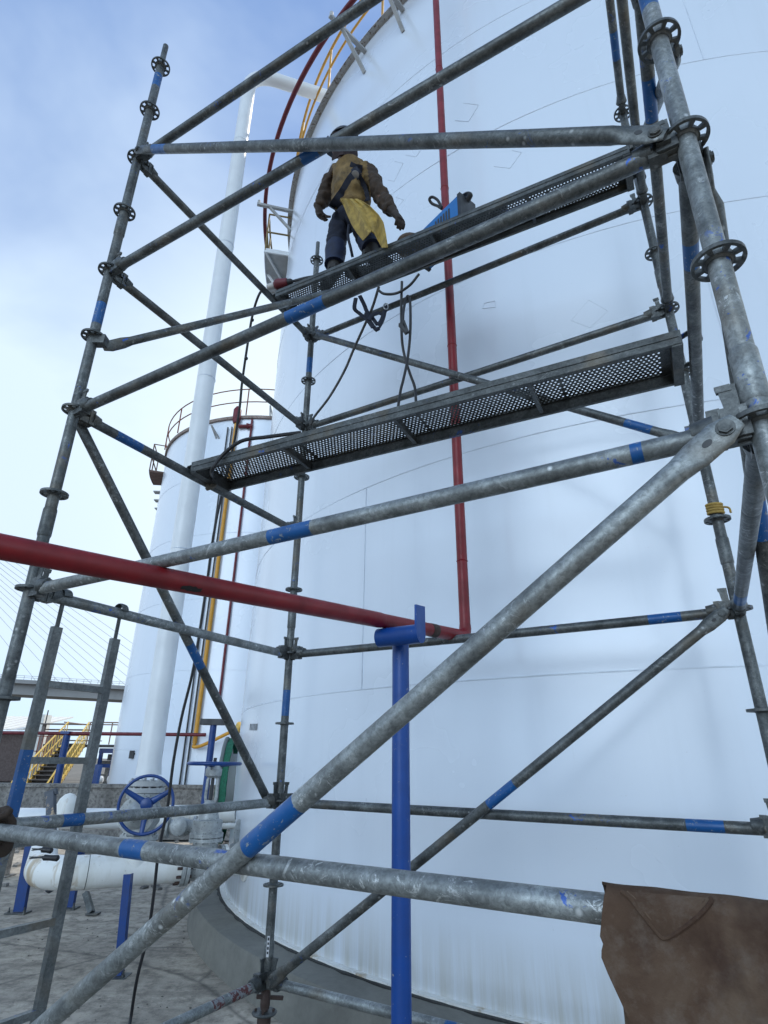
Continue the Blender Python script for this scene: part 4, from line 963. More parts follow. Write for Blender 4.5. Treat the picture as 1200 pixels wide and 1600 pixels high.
# ------------------------------------------------------------------ soft things: eval helpers
def evaluated(mesh, mods):
    o = bpy.data.objects.new('tmp', mesh); C.objects.link(o)
    for t, kw in mods:
        m_ = o.modifiers.new(t, t)
        for k, v in kw.items(): setattr(m_, k, v)
    dg = bpy.context.evaluated_depsgraph_get(); dg.update(); me = bpy.data.meshes.new_from_object(o.evaluated_get(dg)); bpy.data.objects.remove(o)
    for p in me.polygons: p.use_smooth = True
    return me
def skin(pts, edges, root, sub=2, extra=None):
    """pts: {name: (Vector, r)}"""
    names = list(pts); me = bpy.data.meshes.new('skin'); me.from_pydata([pts[n][0] for n in names], [(names.index(a), names.index(b)) for a, b in edges], [])
    o = bpy.data.objects.new('tmp', me); C.objects.link(o); o.modifiers.new('s', 'SKIN').use_smooth_shade = True
    sv = me.skin_vertices[0].data
    for i, n in enumerate(names):
        r = pts[n][1]; sv[i].radius = (r, r) if not isinstance(r, tuple) else r; sv[i].use_root = (n == root)
    m_ = o.modifiers.new('u', 'SUBSURF'); m_.levels = m_.render_levels = sub
    dg = bpy.context.evaluated_depsgraph_get(); dg.update(); out_ = bpy.data.meshes.new_from_object(o.evaluated_get(dg)); bpy.data.objects.remove(o)
    for p in out_.polygons: p.use_smooth = True
    return out_
def obj_from(me, name, mats, parent=None, label=None, cat=None):
    vs = [v.co for v in me.vertices]; og = Vector((sum(v.x for v in vs)/len(vs), sum(v.y for v in vs)/len(vs), min(v.z for v in vs)))
    me.transform(Matrix.Translation(-og)); me.materials.clear()
    for m_ in (mats if isinstance(mats, list) else [mats]): me.materials.append(m_)
    return link(name, me, og, parent, label, cat)
def displace(me, amp, sc, seed=0):
    from mathutils import noise as mn
    for v, nrm in zip(me.vertices, [x.vector.copy() for x in me.vertex_normals]):
        v.co += nrm*amp*(mn.noise(v.co*sc+Vector((seed, 0, 0)))+.5*mn.noise(v.co*sc*2.3))
def bvh_of(obs):
    vs = []; fs = []
    for ob in obs:
        o_ = len(vs); org = ORG[ob.name]; vs += [v.co+org for v in ob.data.vertices]; fs += [[i+o_ for i in p.vertices] for p in ob.data.polygons]
    return BVHTree.FromPolygons(vs, fs)
# ------------------------------------------------------------------ worker on the upper plank, back to the camera
DZ = uploc(0, 0, 0).z
WP = at_z(520, 424, DZ+.004); wn_ = Vector((.461, .887, 0)); WP = WP+wn_*.09
we = Vector((.887, -.461, 0)); wz = Vector((0, 0, 1))
def Wp(px, py, off=0): return at_plane(px, py, WP+wn_*off, wn_)
JAC = fabric('tan_leather', (.21, .13, .040), .34, .8, 11, .7); SLV = fabric('brown_leather_sleeve', (.050, .028, .014), .5, .8, 12, .6)
NAVY = fabric('navy_cloth', (.003, .006, .020), .5, .85, 14, .5); GAIT = fabric('blue_gaiter', (.005, .014, .050), .5, .7, 12, .4)
APR = fabric('yellow_leather', (.43, .29, .06), .42, .75, 9, .4); SKIN = flat('skin', (.12, .055, .032), .55); GLV = fabric('glove_leather', (.040, .024, .015), .5, .8, 16, .5)
HELM = flat('dark_helmet', (.012, .014, .022), .4); WEB = fabric('black_webbing', (.010, .014, .030), .6, .8, 30, .3); BOOT = flat('boot_leather', (.018, .016, .015), .6)
wk = thing('person', at_z(545, 410, DZ), 'person in tan leather jacket, navy trousers and dark helmet standing on the upper plank', 'person')
ftL = at_z(519, 421, DZ+.05)+wn_*.03; ftR = at_z(578, 396, DZ+.05)+wn_*.03
def J_(px, py, r, off=0): return (Wp(px, py, off), r)
bp = {'pelvis': J_(545, 334, .095, .03), 'waist': J_(549, 316, .09, .03), 'chest': J_(550, 288, .11, .03), 'neck0': J_(547, 264, .075, .02), 'neck1': J_(543, 252, .062, .0), 'head': J_(538, 238, .105, -.02), 'crown': J_(537, 219, .085, 0),
      'chin': (Wp(529, 246, -.01), .035), 'nose': (Wp(520, 238, -.01), .014), 'shL': J_(520, 272, .07), 'elL': J_(506, 302, .042, .02), 'wrL': J_(499, 326, .034, .0),
      'shR': J_(576, 272, .07), 'elR': J_(597, 310, .042, .0), 'wrR': J_(615, 331, .034, -.02), 'hpL': J_(532, 343, .07), 'knL': J_(526, 373, .07, -.03), 'anL': (ftL+wz*.10+we*.0, .05), 'ftL': (ftL, .045), 'toL': (ftL-we*.12+wn_*.07, .035),
      'hpR': J_(561, 342, .07), 'knR': J_(571, 370, .07, -.02), 'anR': (ftR+wz*.10, .05), 'ftR': (ftR, .045), 'toR': (ftR+we*.08+wn_*.10, .035)}
be = [('pelvis', 'waist'), ('waist', 'chest'), ('chest', 'neck0'), ('neck0', 'neck1'), ('neck1', 'head'), ('head', 'crown'), ('head', 'chin'), ('head', 'nose'), ('chest', 'shL'), ('shL', 'elL'), ('elL', 'wrL'), ('chest', 'shR'), ('shR', 'elR'), ('elR', 'wrR'),
      ('pelvis', 'hpL'), ('hpL', 'knL'), ('knL', 'anL'), ('anL', 'ftL'), ('ftL', 'toL'), ('pelvis', 'hpR'), ('hpR', 'knR'), ('knR', 'anR'), ('anR', 'ftR'), ('ftR', 'toR')]
bm_ = skin(bp, be, 'pelvis'); body_ = obj_from(bm_, 'body', SKIN, wk)
ey = MB()
for dx in (0,): ey.sphere(Wp(524, 234, -.055), .012, 8, 6).sphere(Wp(524, 234, .035), .012, 8, 6)
ey.build('eyes', DARK, wk)
jp = {'hem': J_(546, 333, .165), 'belly': J_(548, 318, .158), 'chest': J_(550, 290, .180), 'up': J_(549, 272, .130), 'col': J_(546, 260, .085, .01), 'shL': J_(521, 273, .085), 'shR': J_(576, 272, .088),
      'e1': J_(507, 302, .072, .02), 'w1': J_(499.5, 324, .055), 'e2': J_(597, 309, .072), 'w2': J_(614, 330, .056, -.02), 'm1': J_(513, 288, .078, .01), 'm2': J_(587, 291, .078)}
je = [('hem', 'belly'), ('belly', 'chest'), ('chest', 'up'), ('up', 'col'), ('up', 'shL'), ('shL', 'm1'), ('m1', 'e1'), ('e1', 'w1'), ('up', 'shR'), ('shR', 'm2'), ('m2', 'e2'), ('e2', 'w2')]
jm = skin(jp, je, 'chest', 3); displace(jm, .034, 11); jk = obj_from(jm, 'jacket', [JAC, SLV], wk)
og = ORG[jk.name]
for p in jk.data.polygons:
    q = p.center+og; x, y = project(q)
    if x < 519-(y-275)*.05 or x > 575+(y-270)*.12: p.material_index = 1
tp_ = {'w': J_(547, 322, .150), 'hip': J_(546, 337, .150), 'hL': J_(532, 345, .105), 'kL': J_(526.5, 372, .086, -.03), 'aL': (bp['anL'][0], .075), 'hR': J_(561, 343, .105), 'kR': J_(571, 370, .088, -.02), 'aR': (bp['anR'][0], .075)}
te = [('w', 'hip'), ('hip', 'hL'), ('hL', 'kL'), ('kL', 'aL'), ('hip', 'hR'), ('hR', 'kR'), ('kR', 'aR')]
tm = skin(tp_, te, 'hip', 3); displace(tm, .022, 11, 5); obj_from(tm, 'trousers', NAVY, wk)
for a, b in (('knL', 'anL'), ('knR', 'anR')):
    P0, P1 = bp[a][0].lerp(bp[b][0], .25), bp[b][0]-wz*.02; pts = [P0.lerp(P1, t/6) for t in range(7)]
    MB().sweep(pts, [.086, .092, .094, .090, .086, .084, .088], 18).build('gaiter', GAIT, wk)
for a, b, c in (('anL', 'ftL', 'toL'), ('anR', 'ftR', 'toR')):
    A_, B_, T_ = bp[a][0], bp[b][0], bp[c][0]; hd = (T_-B_); hd.z = 0; hd.normalize(); B0 = Vector((B_.x, B_.y, DZ+.005))
    mb = MB(); sd = hd.cross(wz)
    mb.sweep([B0-hd*.075+wz*.045, B0-hd*.05+wz*.05, B0+wz*.055, B0+hd*.09+wz*.045, B0+hd*.16+wz*.036, B0+hd*.195+wz*.03], [(.03, .03), (.048, .045), (.055, .048), (.050, .052), (.034, .048), (.015, .025)], 16, None, True, wz)
    mb.sweep([B0+wz*.05, A_+wz*.02], .058, 16); mb.sweep([B0-hd*.08+wz*.010, B0+hd*.2+wz*.010], [(.011, .052)]*2, 12, None, True, wz); mb.build('boot', BOOT, wk)
def glove(wr, dr, pn, sc, name, parent, curl=.5, mirror=1, mat=None, wrist=.040):
    """wr wrist, dr pointing to fingertips, pn palm normal"""
    dr = dr.normalized(); pn = (pn-dr*pn.dot(dr)).normalized(); sd = dr.cross(pn)*mirror; mb = MB()
    mb.sweep([wr-dr*.06*sc, wr, wr+dr*.05*sc, wr+dr*.10*sc], [(.036*sc, .044*sc), (.026*sc, .036*sc), (.024*sc, .046*sc), (.018*sc, .044*sc)], 16, None, True, pn)
    for i, (o_, ln) in enumerate(((-.034, .072), (-.012, .086), (.011, .080), (.032, .062))):
        b = wr+dr*.085*sc+sd*o_*sc; pts = [b]; a = curl*(.35+.08*i); d_ = dr
        for k, f in enumerate((.45, .32, .23)):
            d_ = (d_*math.cos(a)+pn*math.sin(a)).normalized(); pts.append(pts[-1]+d_*ln*f*sc); a = curl*(.75+.1*i)
        mb.sweep([b-dr*.03*sc]+pts, [.0125*sc, .0125*sc, .0118*sc, .0108*sc, .008*sc], 10)
    tb = wr+dr*.025*sc-sd*.038*sc; mb.sweep([tb-dr*.01*sc+sd*.02*sc, tb, tb+(dr*.7-sd*.6+pn*.4)*.035*sc, tb+(dr*1.1-sd*.55+pn*.9)*.055*sc], [.016*sc, .016*sc, .0135*sc, .009*sc], 10)
    me = bpy.data.meshes.new('g'); me.from_pydata(mb.v, [], mb.f); me = evaluated(me, [('REMESH', dict(mode='VOXEL', voxel_size=.0045*sc)), ('SMOOTH', dict(iterations=3, factor=.5))])
    return obj_from(me, name, mat or GLV, parent)
glove(Wp(498.5, 328), Wp(499, 348)-Wp(498, 328)+we*.02, we*1.0-wn_*.3, 1.15, 'glove', wk, .8, 1)
glove(Wp(617, 334, -.02), Wp(629, 352)-Wp(616, 332)+we*.02, -we*.6+wn_*.3-wz*.3, 1.15, 'glove', wk, .9, -1)
# helmet, welding hood and neck cloth
hc = Wp(538, 226); fl_ = (-we*.9-wn_*.1).normalized(); hm = MB()
hm.lathe(hc+wz*.035, Vector((-.05, 0, 1)), [(0, .138), (.03, .140), (.065, .124), (.095, .09), (.110, .045), (.115, .005)], 24)
hm.lathe(hc+wz*.030, Vector((-.05, 0, 1)), [(0, .150), (.010, .152)], 24)
hm.sweep([hc+wz*.033+fl_*.12, hc+wz*.020+fl_*.18, hc+wz*.010+fl_*.205], [(.008, .12), (.006, .09), (.004, .04)], 12, None, True, wz)
hm.build('helmet', HELM, wk)
hk = MB(); g_ = []
for i in range(9):
    row = []
    for j in range(17):
        a = math.pi*1.45*(j/16-.5); rr1 = .135-.03*(i/8)+.012*math.sin(j*1.7+i); d_ = (-fl_*math.cos(a)+fl_.cross(wz)*math.sin(a)); row.append(hc-wz*(-.02+.33*i/8)+d_*rr1)
    g_.append(row)
hk.sheet(g_, .008); hk.build('neck_cloth', fabric('dark_brown_hood', (.030, .016, .016), .5, .9, 20, .6), wk)
jb = bvh_of([jk])
def onjac(px, py, lift=.010):
    d = ray(px, py); h, nn__, i_, t_ = jb.ray_cast(EYE, d)
    return (h-d*lift, nn__) if h else (Wp(px, py, -.19), -wn_)
def strap(pts, wd, name, mat, parent, n=8):
    P = []; pp = [Vector((x, y, 0)) for x, y in pts]; cc = curve(pp, n); r = [onjac(c.x, c.y) for c in cc]; mb = MB(); g_ = []
    ps = [x[0] for x in r]
    for i in range(2, len(ps)-2): ps[i] = (ps[i-1]+ps[i]+ps[i+1])/3
    for i, (p_, (_, nr)) in enumerate(zip(ps, r)):
        t = (ps[min(i+1, len(ps)-1)]-ps[max(i-1, 0)]).normalized(); v = (EYE-p_).normalized(); s_ = t.cross(v).normalized(); g_.append([p_-s_*wd/2, p_, p_+s_*wd/2])
    mb.sheet(g_, .006); return mb.build(name, mat, parent)
hs = strap([(564, 262), (556, 272), (547, 283), (537, 300), (524, 318), (520, 326)], .085, 'harness_strap', WEB, wk)
strap([(553, 262), (558, 274), (566, 288), (571, 304), (573, 314)], .065, 'harness_strap', WEB, wk)
strap([(547, 258), (556, 262), (566, 264)], .06, 'harness_strap', WEB, wk)
q, _ = onjac(555, 273, .02); MB().lathe(q, (EYE-q), [(-.005, .035), (.008, .035), (.012, .025)], 14).build('back_ring', flat('ring_metal', (.3, .3, .3), .3, .8), wk)
# leather apron tails hanging from the waist
def lerp2(a, pts):
    f = a*(len(pts)-1); i = min(int(f), len(pts)-2); t = f-i; return (pts[i][0]*(1-t)+pts[i+1][0]*t, pts[i][1]*(1-t)+pts[i+1][1]*t)
LFT = [(532, 310), (537, 322), (542, 334), (550, 352), (557, 365), (565, 378)]; RGT = [(560, 311), (578, 322), (591, 335), (599, 347), (604, 366), (608, 387)]
bot = [(567, 376), (574, 369), (580, 361), (586, 366), (592, 378), (597, 387), (606, 387)]
g_ = []
for i in range(21):
    a = i/20; l_, r_ = lerp2(a, LFT), lerp2(a, RGT); row = []
    for j in range(19):
        b = j/18; x = l_[0]*(1-b)+r_[0]*b; y = l_[1]*(1-b)+r_[1]*b
        bx, by = lerp2(b, bot); k_ = max(0, a-.45)/.55; k_ = k_*k_; lin = LFT[-1][1]*(1-b)+RGT[-1][1]*b; y += (by-lin)*k_; x += (bx-(LFT[-1][0]*(1-b)+RGT[-1][0]*b))*k_
        row.append(Wp(x, y, -.20-.02*a+.030*math.sin(b*9+a*2.2)*(.25+a)+.012*math.sin(b*21+a*5)))
    g_.append(row)
MB().sheet(g_, .006).build('apron', APR, wk)
cable('lanyard', [Wp(545, 352, -.1), Wp(544, 370, -.12), Wp(548, 388, -.10), Wp(551, 402, -.05)], .012, WEB, parent=wk)
# ------------------------------------------------------------------ things on the upper plank
zB = DZ
bt1 = at_z(715, 304, zB+.275); wl = thing('welding_machine', (bt1.x, bt1.y+.05, zB), 'blue and black welding machine with handle standing at the middle of the upper plank', 'welding machine')
bt2 = at_z(652, 366, zB+.275); bd = (bt2-bt1); bd.z = 0; bd.normalize(); bl2 = .50; bw = .165; bs_ = Vector((-bd.y, bd.x, 0)); bs_ = -bs_ if bs_.x < 0 else bs_
cc = Vector((bt1.x, bt1.y, zB))
c0 = cc+bd*bl2/2+bs_*bw/2+wz*.14
wb = MB(); wb.box(c0, (bl2, bw, .25), (bd, bs_, wz)); wb.build('case', paint('machine_blue', (.010, .16, .46), .4, .7, None, sc=6), wl)
fc = cc+bs_*bw/2+wz*.14; pbk = flat('panel_black', (.015, .017, .02), .45)
MB().box(fc-bd*.012, (.03, bw+.012, .27), (bd, bs_, wz)).build('end_panel', pbk, wl); MB().box(fc+bd*(bl2+.01), (.03, bw+.012, .27), (bd, bs_, wz)).build('end_panel', pbk, wl)
hd_ = MB(); hd_.sweep(curve([fc-bd*.02+wz*.10, fc-bd*.06+wz*.15, fc+bd*.05+wz*.20, fc+bd*(bl2-.05)+wz*.20, fc+bd*(bl2+.03)+wz*.13], 5), [(.012, .022)]*21, 10, None, True, wz); hd_.build('handle', BLACK, wl)
vt = MB()
for k in range(6): vt.box(cc-bs_*.002+bd*(.10+k*.03)+wz*.16, (.016, .003, .11), (bd, bs_, wz))
vt.build('vent', DARK, wl); MB().box(cc-bs_*.002+bd*.37+wz*.17, (.10, .003, .03), (bd, bs_, wz)).box(cc-bs_*.003+bd*.34+wz*.10, (.05, .003, .02), (bd, bs_, wz)).build('decal', flat('decal_white', (.55, .6, .65), .5), wl)
cable('torch_lead', [at_z(690, 326, zB+.10), at_z(684, 322, zB+.16), at_z(675, 318, zB+.2), at_z(671, 311, zB+.23), at_z(676, 308, zB+.24), at_z(684, 313, zB+.2), at_z(690, 324, zB+.12)], .011, BLACK, 'black cable loop standing up beside the blue welding machine', 'cable')
cl = MB(); cp_ = at_z(563, 404, zB+.03)+wn_*.12
for k in range(6):
    rr1 = .17-.012*k; cl.sweep([cp_+we*math.cos(t)*rr1*1.15+wn_*math.sin(t)*rr1*.55+wz*(.012+.017*k+.008*math.sin(3*t+k)) for t in [2*math.pi*j/30 for j in range(30)]], .014, 8, None, False, None, True)
cl.build('cable_coil', BLACK, None, 'coil of black welding cable lying by the feet of the person', 'cable coil', ang=60)
cable('welding_cable', [at_z(585, 399, zB+.02)+wn_*.05, at_z(612, 385, zB+.02)+wn_*.05, at_z(645, 372, zB+.02)+wn_*.04, at_z(672, 362, zB+.02)+wn_*.08, at_z(700, 349, zB+.03)+wn_*.10], .014, BLACK, 'black welding cable lying along the upper plank between coil and machine', 'cable')
pq = at_z(632, 376, zB)+wn_*.09; MB().lathe(pq, (0, 0, 1), [(0, .10), (.03, .115), (.07, .10), (.085, .06), (.09, .01)], 20).build('tool_pouch', fabric('pouch_leather', (.10, .06, .035), .5, .8), None, 'small round brown leather pouch lying on the plank beside the welding cable', 'pouch')
mt = MB(); g_ = []
for i in range(5): g_.append([uploc(1.25+j*.05, .05+.05*i, .008+.004*math.sin(j+i)) for j in range(17)])
mt.sheet(g_, .008).build('rubber_mat', BLACK, None, 'dark rubber mat lying flat on the upper plank under the welding cable', 'mat')
# ------------------------------------------------------------------ cables, rope, straps
pc_ = thing('power_cable', at_y(220, 1520, 5.0)*1.0, 'black power cable dropping from the upper plank past the blue handwheel to the ground', 'cable')
pc_.location.z = 0; ORG[pc_.name] = pc_.location.copy()
gcr = MB()
cable('lead', [at_y(414, 449, 3.95), at_y(404, 462, 3.95), at_y(394, 495, 4.05), at_y(385, 550, 4.15), at_y(378, 600, 4.25), at_y(374, 640, 4.3), at_y(364, 700, 4.4), at_y(345, 780, 4.5), at_y(333, 840, 4.55), at_y(322, 920, 4.6), at_y(303, 1040, 4.65),
                at_y(284, 1120, 4.7), at_y(271, 1190, 4.72), at_y(262, 1260, 4.75), at_y(248, 1330, 4.8), at_y(240, 1400, 4.85), at_y(231, 1460, 4.9), at_y(214, 1530, 4.95), at_z(203, 1598, .012), at_z(190, 1660, .012), at_z(150, 1720, .012)], .0115, BLACK, parent=pc_)
kn = MB()
for py, px in ((500, 394), (560, 384.5), (592, 379.5)): kn.sphere(at_y(px, py, 4.1), .018, 8, 6)
kn.build('tape_wrap', BLACK, pc_)
p0, p1 = at_y(417, 449, 3.93), at_y(452, 441, 3.88); dd = (p1-p0).normalized(); 
MB().lathe(p0, dd, [(0, .012), (.01, .028), (.07, .032), (.075, .028)], 14).build('white_plug', flat('plug_white', (.5, .48, .46), .5), pc_)
MB().lathe(p0+dd*.075, dd, [(0, .034), (.02, .05), (.05, .052), (.08, .044), (.12, .04), (.125, .034)], 16).build('red_coupler', DRED, pc_, ang=30)
MB().lathe(p0+dd*.20, dd, [(0, .032), (.03, .03), (.05, .014)], 12).build('gland', BLACK, pc_)
cable('feed_cable', [p0+dd*.24, at_z(480, 434, zB+.02), at_z(515, 424, zB+.02)+wn_*.03, at_z(555, 408, zB+.02)+wn_*.05], .013, BLACK, 'black cable running from the red coupler along the near end of the upper plank', 'cable')
cable('tie_cable', [lowloc(.85, .01, .012), lowloc(.62, -.012, .03), lowloc(.42, -.015, .05), lowloc(.28, -.02, -.02), lowloc(.22, -.03, -.12), at_y(333, 748, 3.5), at_y(330, 762, 3.52)], .012, BLACK, 'dark cable looped over the left end of the lower plank', 'cable')
kn = MB(); kq = at_y(331, 755, 3.52)
for a in range(3): kn.sweep([kq+Vector((math.cos(t)*.03, math.sin(t)*.012, math.sin(t+a)*.045)) for t in [2*math.pi*j/14 for j in range(14)]], .010, 6, None, False, None, True)
kn.build('rope_knot', fabric('old_rope', (.14, .13, .11), .5, .9), None, 'grey rope knot tied at the left corner of the lower plank', 'rope')
cable('rope', [at_y(592, 448, 3.45), at_y(582, 480, 3.6), at_y(568, 512, 3.75), at_y(553, 545, 3.9), at_y(538, 580, 4.05), at_y(515, 620, 4.2), at_y(492, 650, 4.32), at_y(484, 664, 4.36)], .011, fabric('grey_rope', (.10, .10, .10), .5, .9), 'grey rope stretched from the upper plank down to the back left post', 'rope')
cable('hanging_cable', [at_y(655, 428, 3.2), at_y(640, 446, 3.25), at_y(620, 458, 3.3), at_y(600, 459, 3.32), at_y(590, 452, 3.35)], .010, BLACK, 'short black cable sagging just beneath the middle of the upper plank', 'cable')
cable('hanging_cable', [at_y(628, 440, 3.3), at_y(627, 480, 3.32), at_y(628, 530, 3.34), at_y(633, 560, 3.36), at_y(641, 585, 3.36), at_y(648, 605, 3.36), at_y(650, 628, 3.34)], .010, BLACK, 'longer black cable hanging from the upper plank, crossing its neighbour', 'cable')
cable('hanging_cable', [at_y(630, 512, 3.28), at_y(630, 490, 3.28), at_y(634, 468, 3.3), at_y(638, 463, 3.3), at_y(641, 475, 3.3), at_y(641, 520, 3.3), at_y(637, 560, 3.3), at_y(631, 590, 3.3), at_y(626, 610, 3.3), at_y(622, 636, 3.3)], .010, BLACK, 'black cable hanging in a narrow loop with a clip beside the red riser', 'cable')
q = at_y(631, 512, 3.27); MB().bar(q+Vector((-.03, 0, .03)), q+Vector((.02, 0, -.05)), .02, .03, (0, 1, 0)).bar(q+Vector((.0, 0, .06)), q+Vector((.03, 0, -.045)), .014, .02, (0, 1, 0)).build('earth_clamp', DARK, None, 'small dark clamp hanging on the looped cable beneath the upper plank', 'clamp')
hn = thing('spare_harness', at_y(585, 515, 3.6), 'black safety harness straps dangling under the left part of the upper plank', 'harness')
for pts in ([(556, 466), (554, 482), (562, 490), (574, 500), (583, 512)], [(562, 462), (569, 476), (573, 486), (580, 494), (590, 508)], [(583, 512), (588, 516), (594, 510), (600, 497), (603, 478)], [(572, 488), (578, 502), (587, 514), (592, 513)], [(590, 508), (596, 500), (603, 482)], [(576, 500), (582, 492), (590, 489), (598, 492)]):
    cc_ = curve([at_y(x, y, 3.62+random.uniform(-.02, .02)) for x, y in pts], 6); MB().sweep(cc_, [(.006, .017)]*len(cc_), 8, None, True, (0, 1, 0)).build('strap', WEB, hn)
q = at_y(603, 479, 3.6); MB().sweep([q+Vector((.018*math.cos(t), 0, .03*math.sin(t))) for t in [2*math.pi*j/16 for j in range(16)]], .006, 8, None, False, None, True).build('buckle', flat('buckle_steel', (.25, .26, .27), .3, .8), hn)
yt_ = MB(); q = J('D', 5.08)
for k in range(4): yt_.sweep([q+Vector((math.cos(t)*.037, math.sin(t)*.037, .016*k+.006*math.sin(t))) for t in [2*math.pi*j/18 for j in range(18)]], .0085, 8, None, False, None, True)
yt_.sweep(curve([q+Vector((.03, -.02, .03)), q+Vector((.06, -.03, .02)), q+Vector((.065, -.03, -.01))], 4), .006, 6); yt_.build('yellow_tie', fabric('yellow_cord', (.45, .30, .08), .6, .9), None, 'yellow cord wound round the back right scaffold post', 'cord', ang=60)
# black clamps on the manifold elbow
for px0, py0, px1, py1, yy, lb in ((50, 1326, 82, 1329, 5.45, 'upper of two black handled clamps lying on the white pipe elbow'), (46, 1339, 92, 1341, 5.42, 'lower of two black handled clamps lying on the white pipe elbow')):
    a, b = at_y(px0, py0, yy), at_y(px1, py1, yy); ct = thing('welding_clamp', (a+b)/2, lb, 'clamp', 'clamps on the pipe elbow'); m_ = a.lerp(b, .45); d_ = (b-a).normalized()
    MB().sweep([m_, m_.lerp(b, .1), m_.lerp(b, .5), b-d_*.01, b], [.010, .022, .020, .024, .014], 12).build('grip', BLACK, ct)
    MB().sweep([a, m_+d_*.01], [.004, .008], 8).sweep([a+Vector((0, 0, -.012)), m_+Vector((0, 0, .005))], [.004, .008], 8).build('jaw', DARK, ct)
# ------------------------------------------------------------------ gloved hand of a helper at the left edge
gp = thing('person', at_y(-70, 1400, 2.35), 'person out of frame, dark brown gloved hand gripping the tube at the left edge', 'person')
A2, B2 = J('A', 2), J('B', 2); dl = (B2-A2).normalized()
tq = par(2, 1308, A2, B2); hp_ = A2.lerp(B2, tq); toC = (EYE-hp_); toC -= dl*toC.dot(dl); toC.normalize(); upv = toC.cross(dl); upv = upv if upv.z > 0 else -upv
gm = MB(); r0 = RT+.016
for i in range(4):
    c_ = hp_+dl*(-.012-.030*i); arc = [c_+(toC*math.cos(R(a))+upv*math.sin(R(a)))*(r0+(.004 if i % 2 else 0)) for a in (250, 215, 180, 145, 110, 78, 50)]
    gm.sweep(arc, [.018, .018, .018, .017, .0165, .0155, .011], 10)
pa_ = hp_+dl*(-.06)-toC*.02-upv*(r0+.012)
gm.sweep([pa_+dl*.05-toC*.03, pa_+dl*.0-toC*.03, pa_-dl*.06-toC*.01-upv*.02, pa_-dl*.12-upv*.06], [(.030, .038), (.034, .048), (.032, .045), (.034, .040)], 16, None, True, toC)
gm.sweep([pa_+dl*.01+toC*.0, pa_+dl*.045+toC*.022+upv*.003, pa_+dl*.085+toC*.030+upv*.010], [.022, .019, .013], 12)
# finger resting over the cross tube above
gm.sweep([hp_-dl*.10+upv*.02+toC*.02, hp_-dl*.07+upv*.055, hp_-dl*.035+upv*.066-toC*.005, hp_+dl*.012+upv*.060], [.02, .019, .017, .012], 10)
me = bpy.data.meshes.new('g'); me.from_pydata(gm.v, [], gm.f); me = evaluated(me, [('REMESH', dict(mode='VOXEL', voxel_size=.0045)), ('SMOOTH', dict(iterations=4, factor=.5))]); obj_from(me, 'glove', GLV, gp)
fa = MB(); w0 = pa_-dl*.10-upv*.05; fa.sweep([w0, w0-dl*.12-upv*.09, w0-dl*.30-upv*.20+toC*.05, w0-dl*.34-upv*.30+toC*.05], [.040, .052, .062, .07], 18); fa.build('forearm', NAVY, gp)
# ------------------------------------------------------------------ suede jacket thrown over the front tube
SU, n, b = newmat('brown_suede'); v = objvec(n)
c = ramp(n, noise(n, 4.5, 6, .62, v, .5), [(.3, (.054, .032, .021)), (.5, (.094, .058, .039)), (.72, (.145, .102, .070))])
c = mix(n, ramp(n, noise(n, 17, 6, .75, v), [(.50, 0), (.68, .6)]), c, (.155, .120, .095))
c = mix(n, ramp(n, noise(n, 5.0, 5, .65, v, .2), [(.55, 0), (.68, .5)]), c, (.030, .014, .012))
n.links.new(c, b.inputs['Base Color']); b.inputs['Roughness'].default_value = .95; b.inputs['Specular IOR Level'].default_value = .15
bump(n, b, mix(n, .5, noise(n, 60, 6, .75, v), noise(n, 11, 5, .65, v)), .7, .012)
from mathutils import noise as mn
def cj(s_, h):
    """s_: metres along tube from the garment's left end; h: signed length from the tube crest (front positive)"""
    base = A2.lerp(B2, 0)+dl*(s0j+s_)-Vector((0, 0, .003)); r = RT+.008; front = Vector((toC.x, toC.y, 0)).normalized()
    a = h/r
    if abs(a) <= math.pi/2:
        p = base+Vector((0, 0, 1))*math.cos(a)*r+front*math.sin(a)*r
    else:
        sg = 1 if a > 0 else -1; hh = abs(h)-r*math.pi/2
        fold = .05*math.sin(s_*9-hh*5.5+.6)*min(1, hh*3)+.03*math.sin(s_*17+hh*3.0)*min(1, hh*1.5)+.022*math.sin(s_*29-hh*7)*min(1, hh*3)+.05*mn.noise(Vector((s_*5, hh*4, sg*3)))*min(1, hh*3)
        crease = -.030*math.exp(-((s_-(.30+hh*.42))/.035)**2)*min(1, max(0, hh-.06)*8)
        p = base+front*sg*(r+max(-.012, fold*.8*min(1, .35+s_*2.2)+crease+hh*.06))-Vector((0, 0, 1))*hh
    return p+Vector((0, 0, .006*mn.noise(Vector((s_*9, h*3, 1)))))
tq = par(943, 1405, A2, B2); s0j = tq*(B2-A2).length
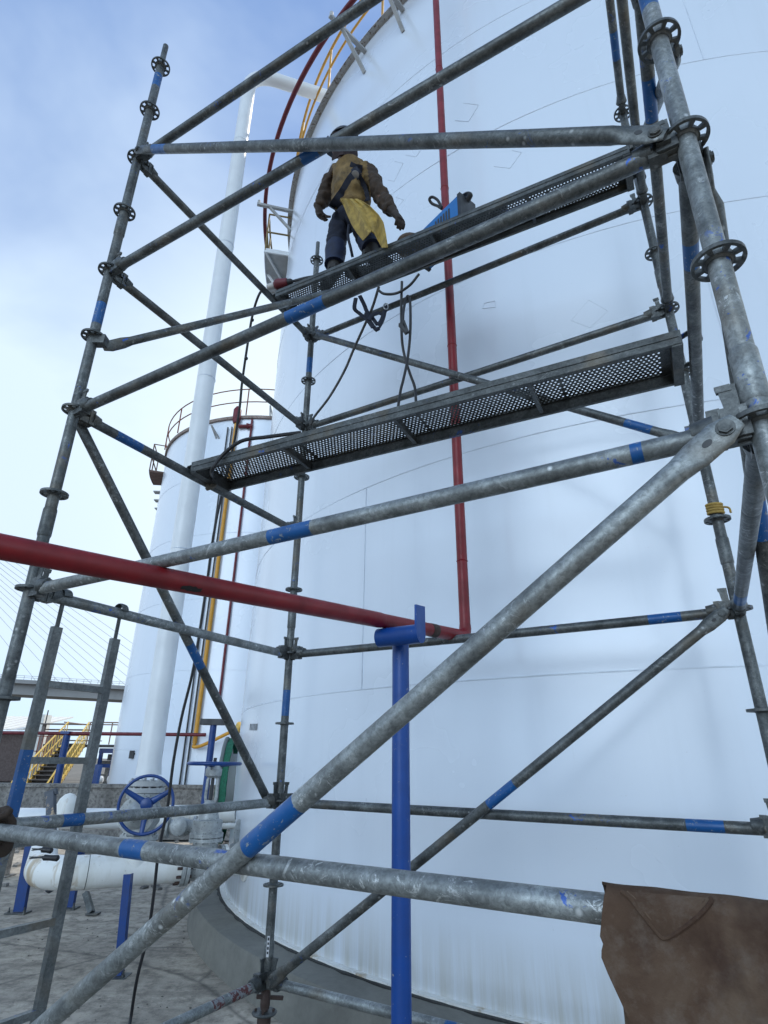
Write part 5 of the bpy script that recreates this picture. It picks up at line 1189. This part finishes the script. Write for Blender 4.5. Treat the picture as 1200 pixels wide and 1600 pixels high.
# left hem of the front, measured
hem = [(943, 1400), (940, 1440), (937, 1480), (944, 1487), (938, 1502), (950, 1530), (985, 1600), (1010, 1650), (1030, 1690), (1065, 1760), (1100, 1830), (1135, 1900)]
hemP = []
frontv = Vector((toC.x, toC.y, 0)).normalized()
for px, py in hem:
    P = at_plane(px, py, A2+frontv*(RT+.02), frontv); hemP.append(((P-A2).dot(dl)-s0j, (A2+dl*((P-A2).dot(dl))).z-P.z+RT*1.57))
def hemx(h):
    if h <= hemP[0][1]: return hemP[0][0]
    for (x0, h0), (x1, h1) in zip(hemP, hemP[1:]):
        if h0 <= h <= h1 and h1 > h0: return x0+(x1-x0)*(h-h0)/(h1-h0)
    return hemP[-1][0]
NJ, NI = 90, 130; g_ = []; wj = .95
for i in range(NI):
    h = -.30+(1.15+.30)*i/(NI-1); row = []
    for j in range(NJ):
        s_ = j/(NJ-1); lx = hemx(h) if h > 0 else .004*math.sin(h*20); row.append(cj(lx+(wj-lx)*s_, h))
    g_.append(row)
jt = thing('leather_garment', cj(.4, .95), 'dark brown suede work garment draped over the front tube at lower right', 'leather garment')
mbj = MB().sheet(g_, .005); cloth = mbj.build('drape', SU, jt, ang=60)
cb = bvh_of([cloth])
def onc(px, py, lift=.004):
    d = ray(px, py); h, nn__, i_, t_ = cb.ray_cast(EYE, d); return (h-d*lift) if h else None
V = [(971, 1393), (985, 1404), (1000, 1424), (1016, 1444), (1030, 1461), (1038, 1466), (1052, 1460), (1072, 1446), (1090, 1432), (1104, 1418), (1111, 1408), (1110, 1404)]
vp = [onc(*q) for q in V]; vp = [q for q in vp if q]
for lift, r_ in ((.002, .0045),):
    cc_ = curve([onc(*q, lift) for q in V if onc(*q)], 4); MB().sweep(cc_, r_, 8).build('seam_welt', SU, jt)
V2 = [(980, 1394), (993, 1405), (1006, 1422), (1022, 1442), (1036, 1452), (1052, 1447), (1070, 1436), (1086, 1424), (1097, 1413), (1102, 1407)]
cc_ = curve([onc(*q, .002) for q in V2 if onc(*q)], 4); MB().sweep(cc_, .003, 8).build('seam_welt', SU, jt)
g_ = []
for i in range(14):
    a = i/13; row = []
    for j in range(14):
        b_ = j/13; L_ = lerp2(a*.999, V[:6]); Rr = lerp2(a*.999, V[:5:-1]+[V[5]]) if False else lerp2(a*.999, [(1110, 1404), (1111, 1408), (1104, 1418), (1090, 1432), (1072, 1446), (1052, 1460), (1040, 1465)])
        q = onc(L_[0]*(1-b_)+Rr[0]*b_, L_[1]*(1-b_)+Rr[1]*b_, .0035); row.append(q or (row[-1] if row else (g_[-1][0] if g_ else cb.find_nearest(at_plane(L_[0], L_[1], A2+frontv*(RT+.02), frontv))[0])))
    g_.append(row)
SU2 = SU.copy(); SU2.name = 'pale_suede'
MB().sheet(g_, .003).build('collar_patch', SU2, jt, ang=60)
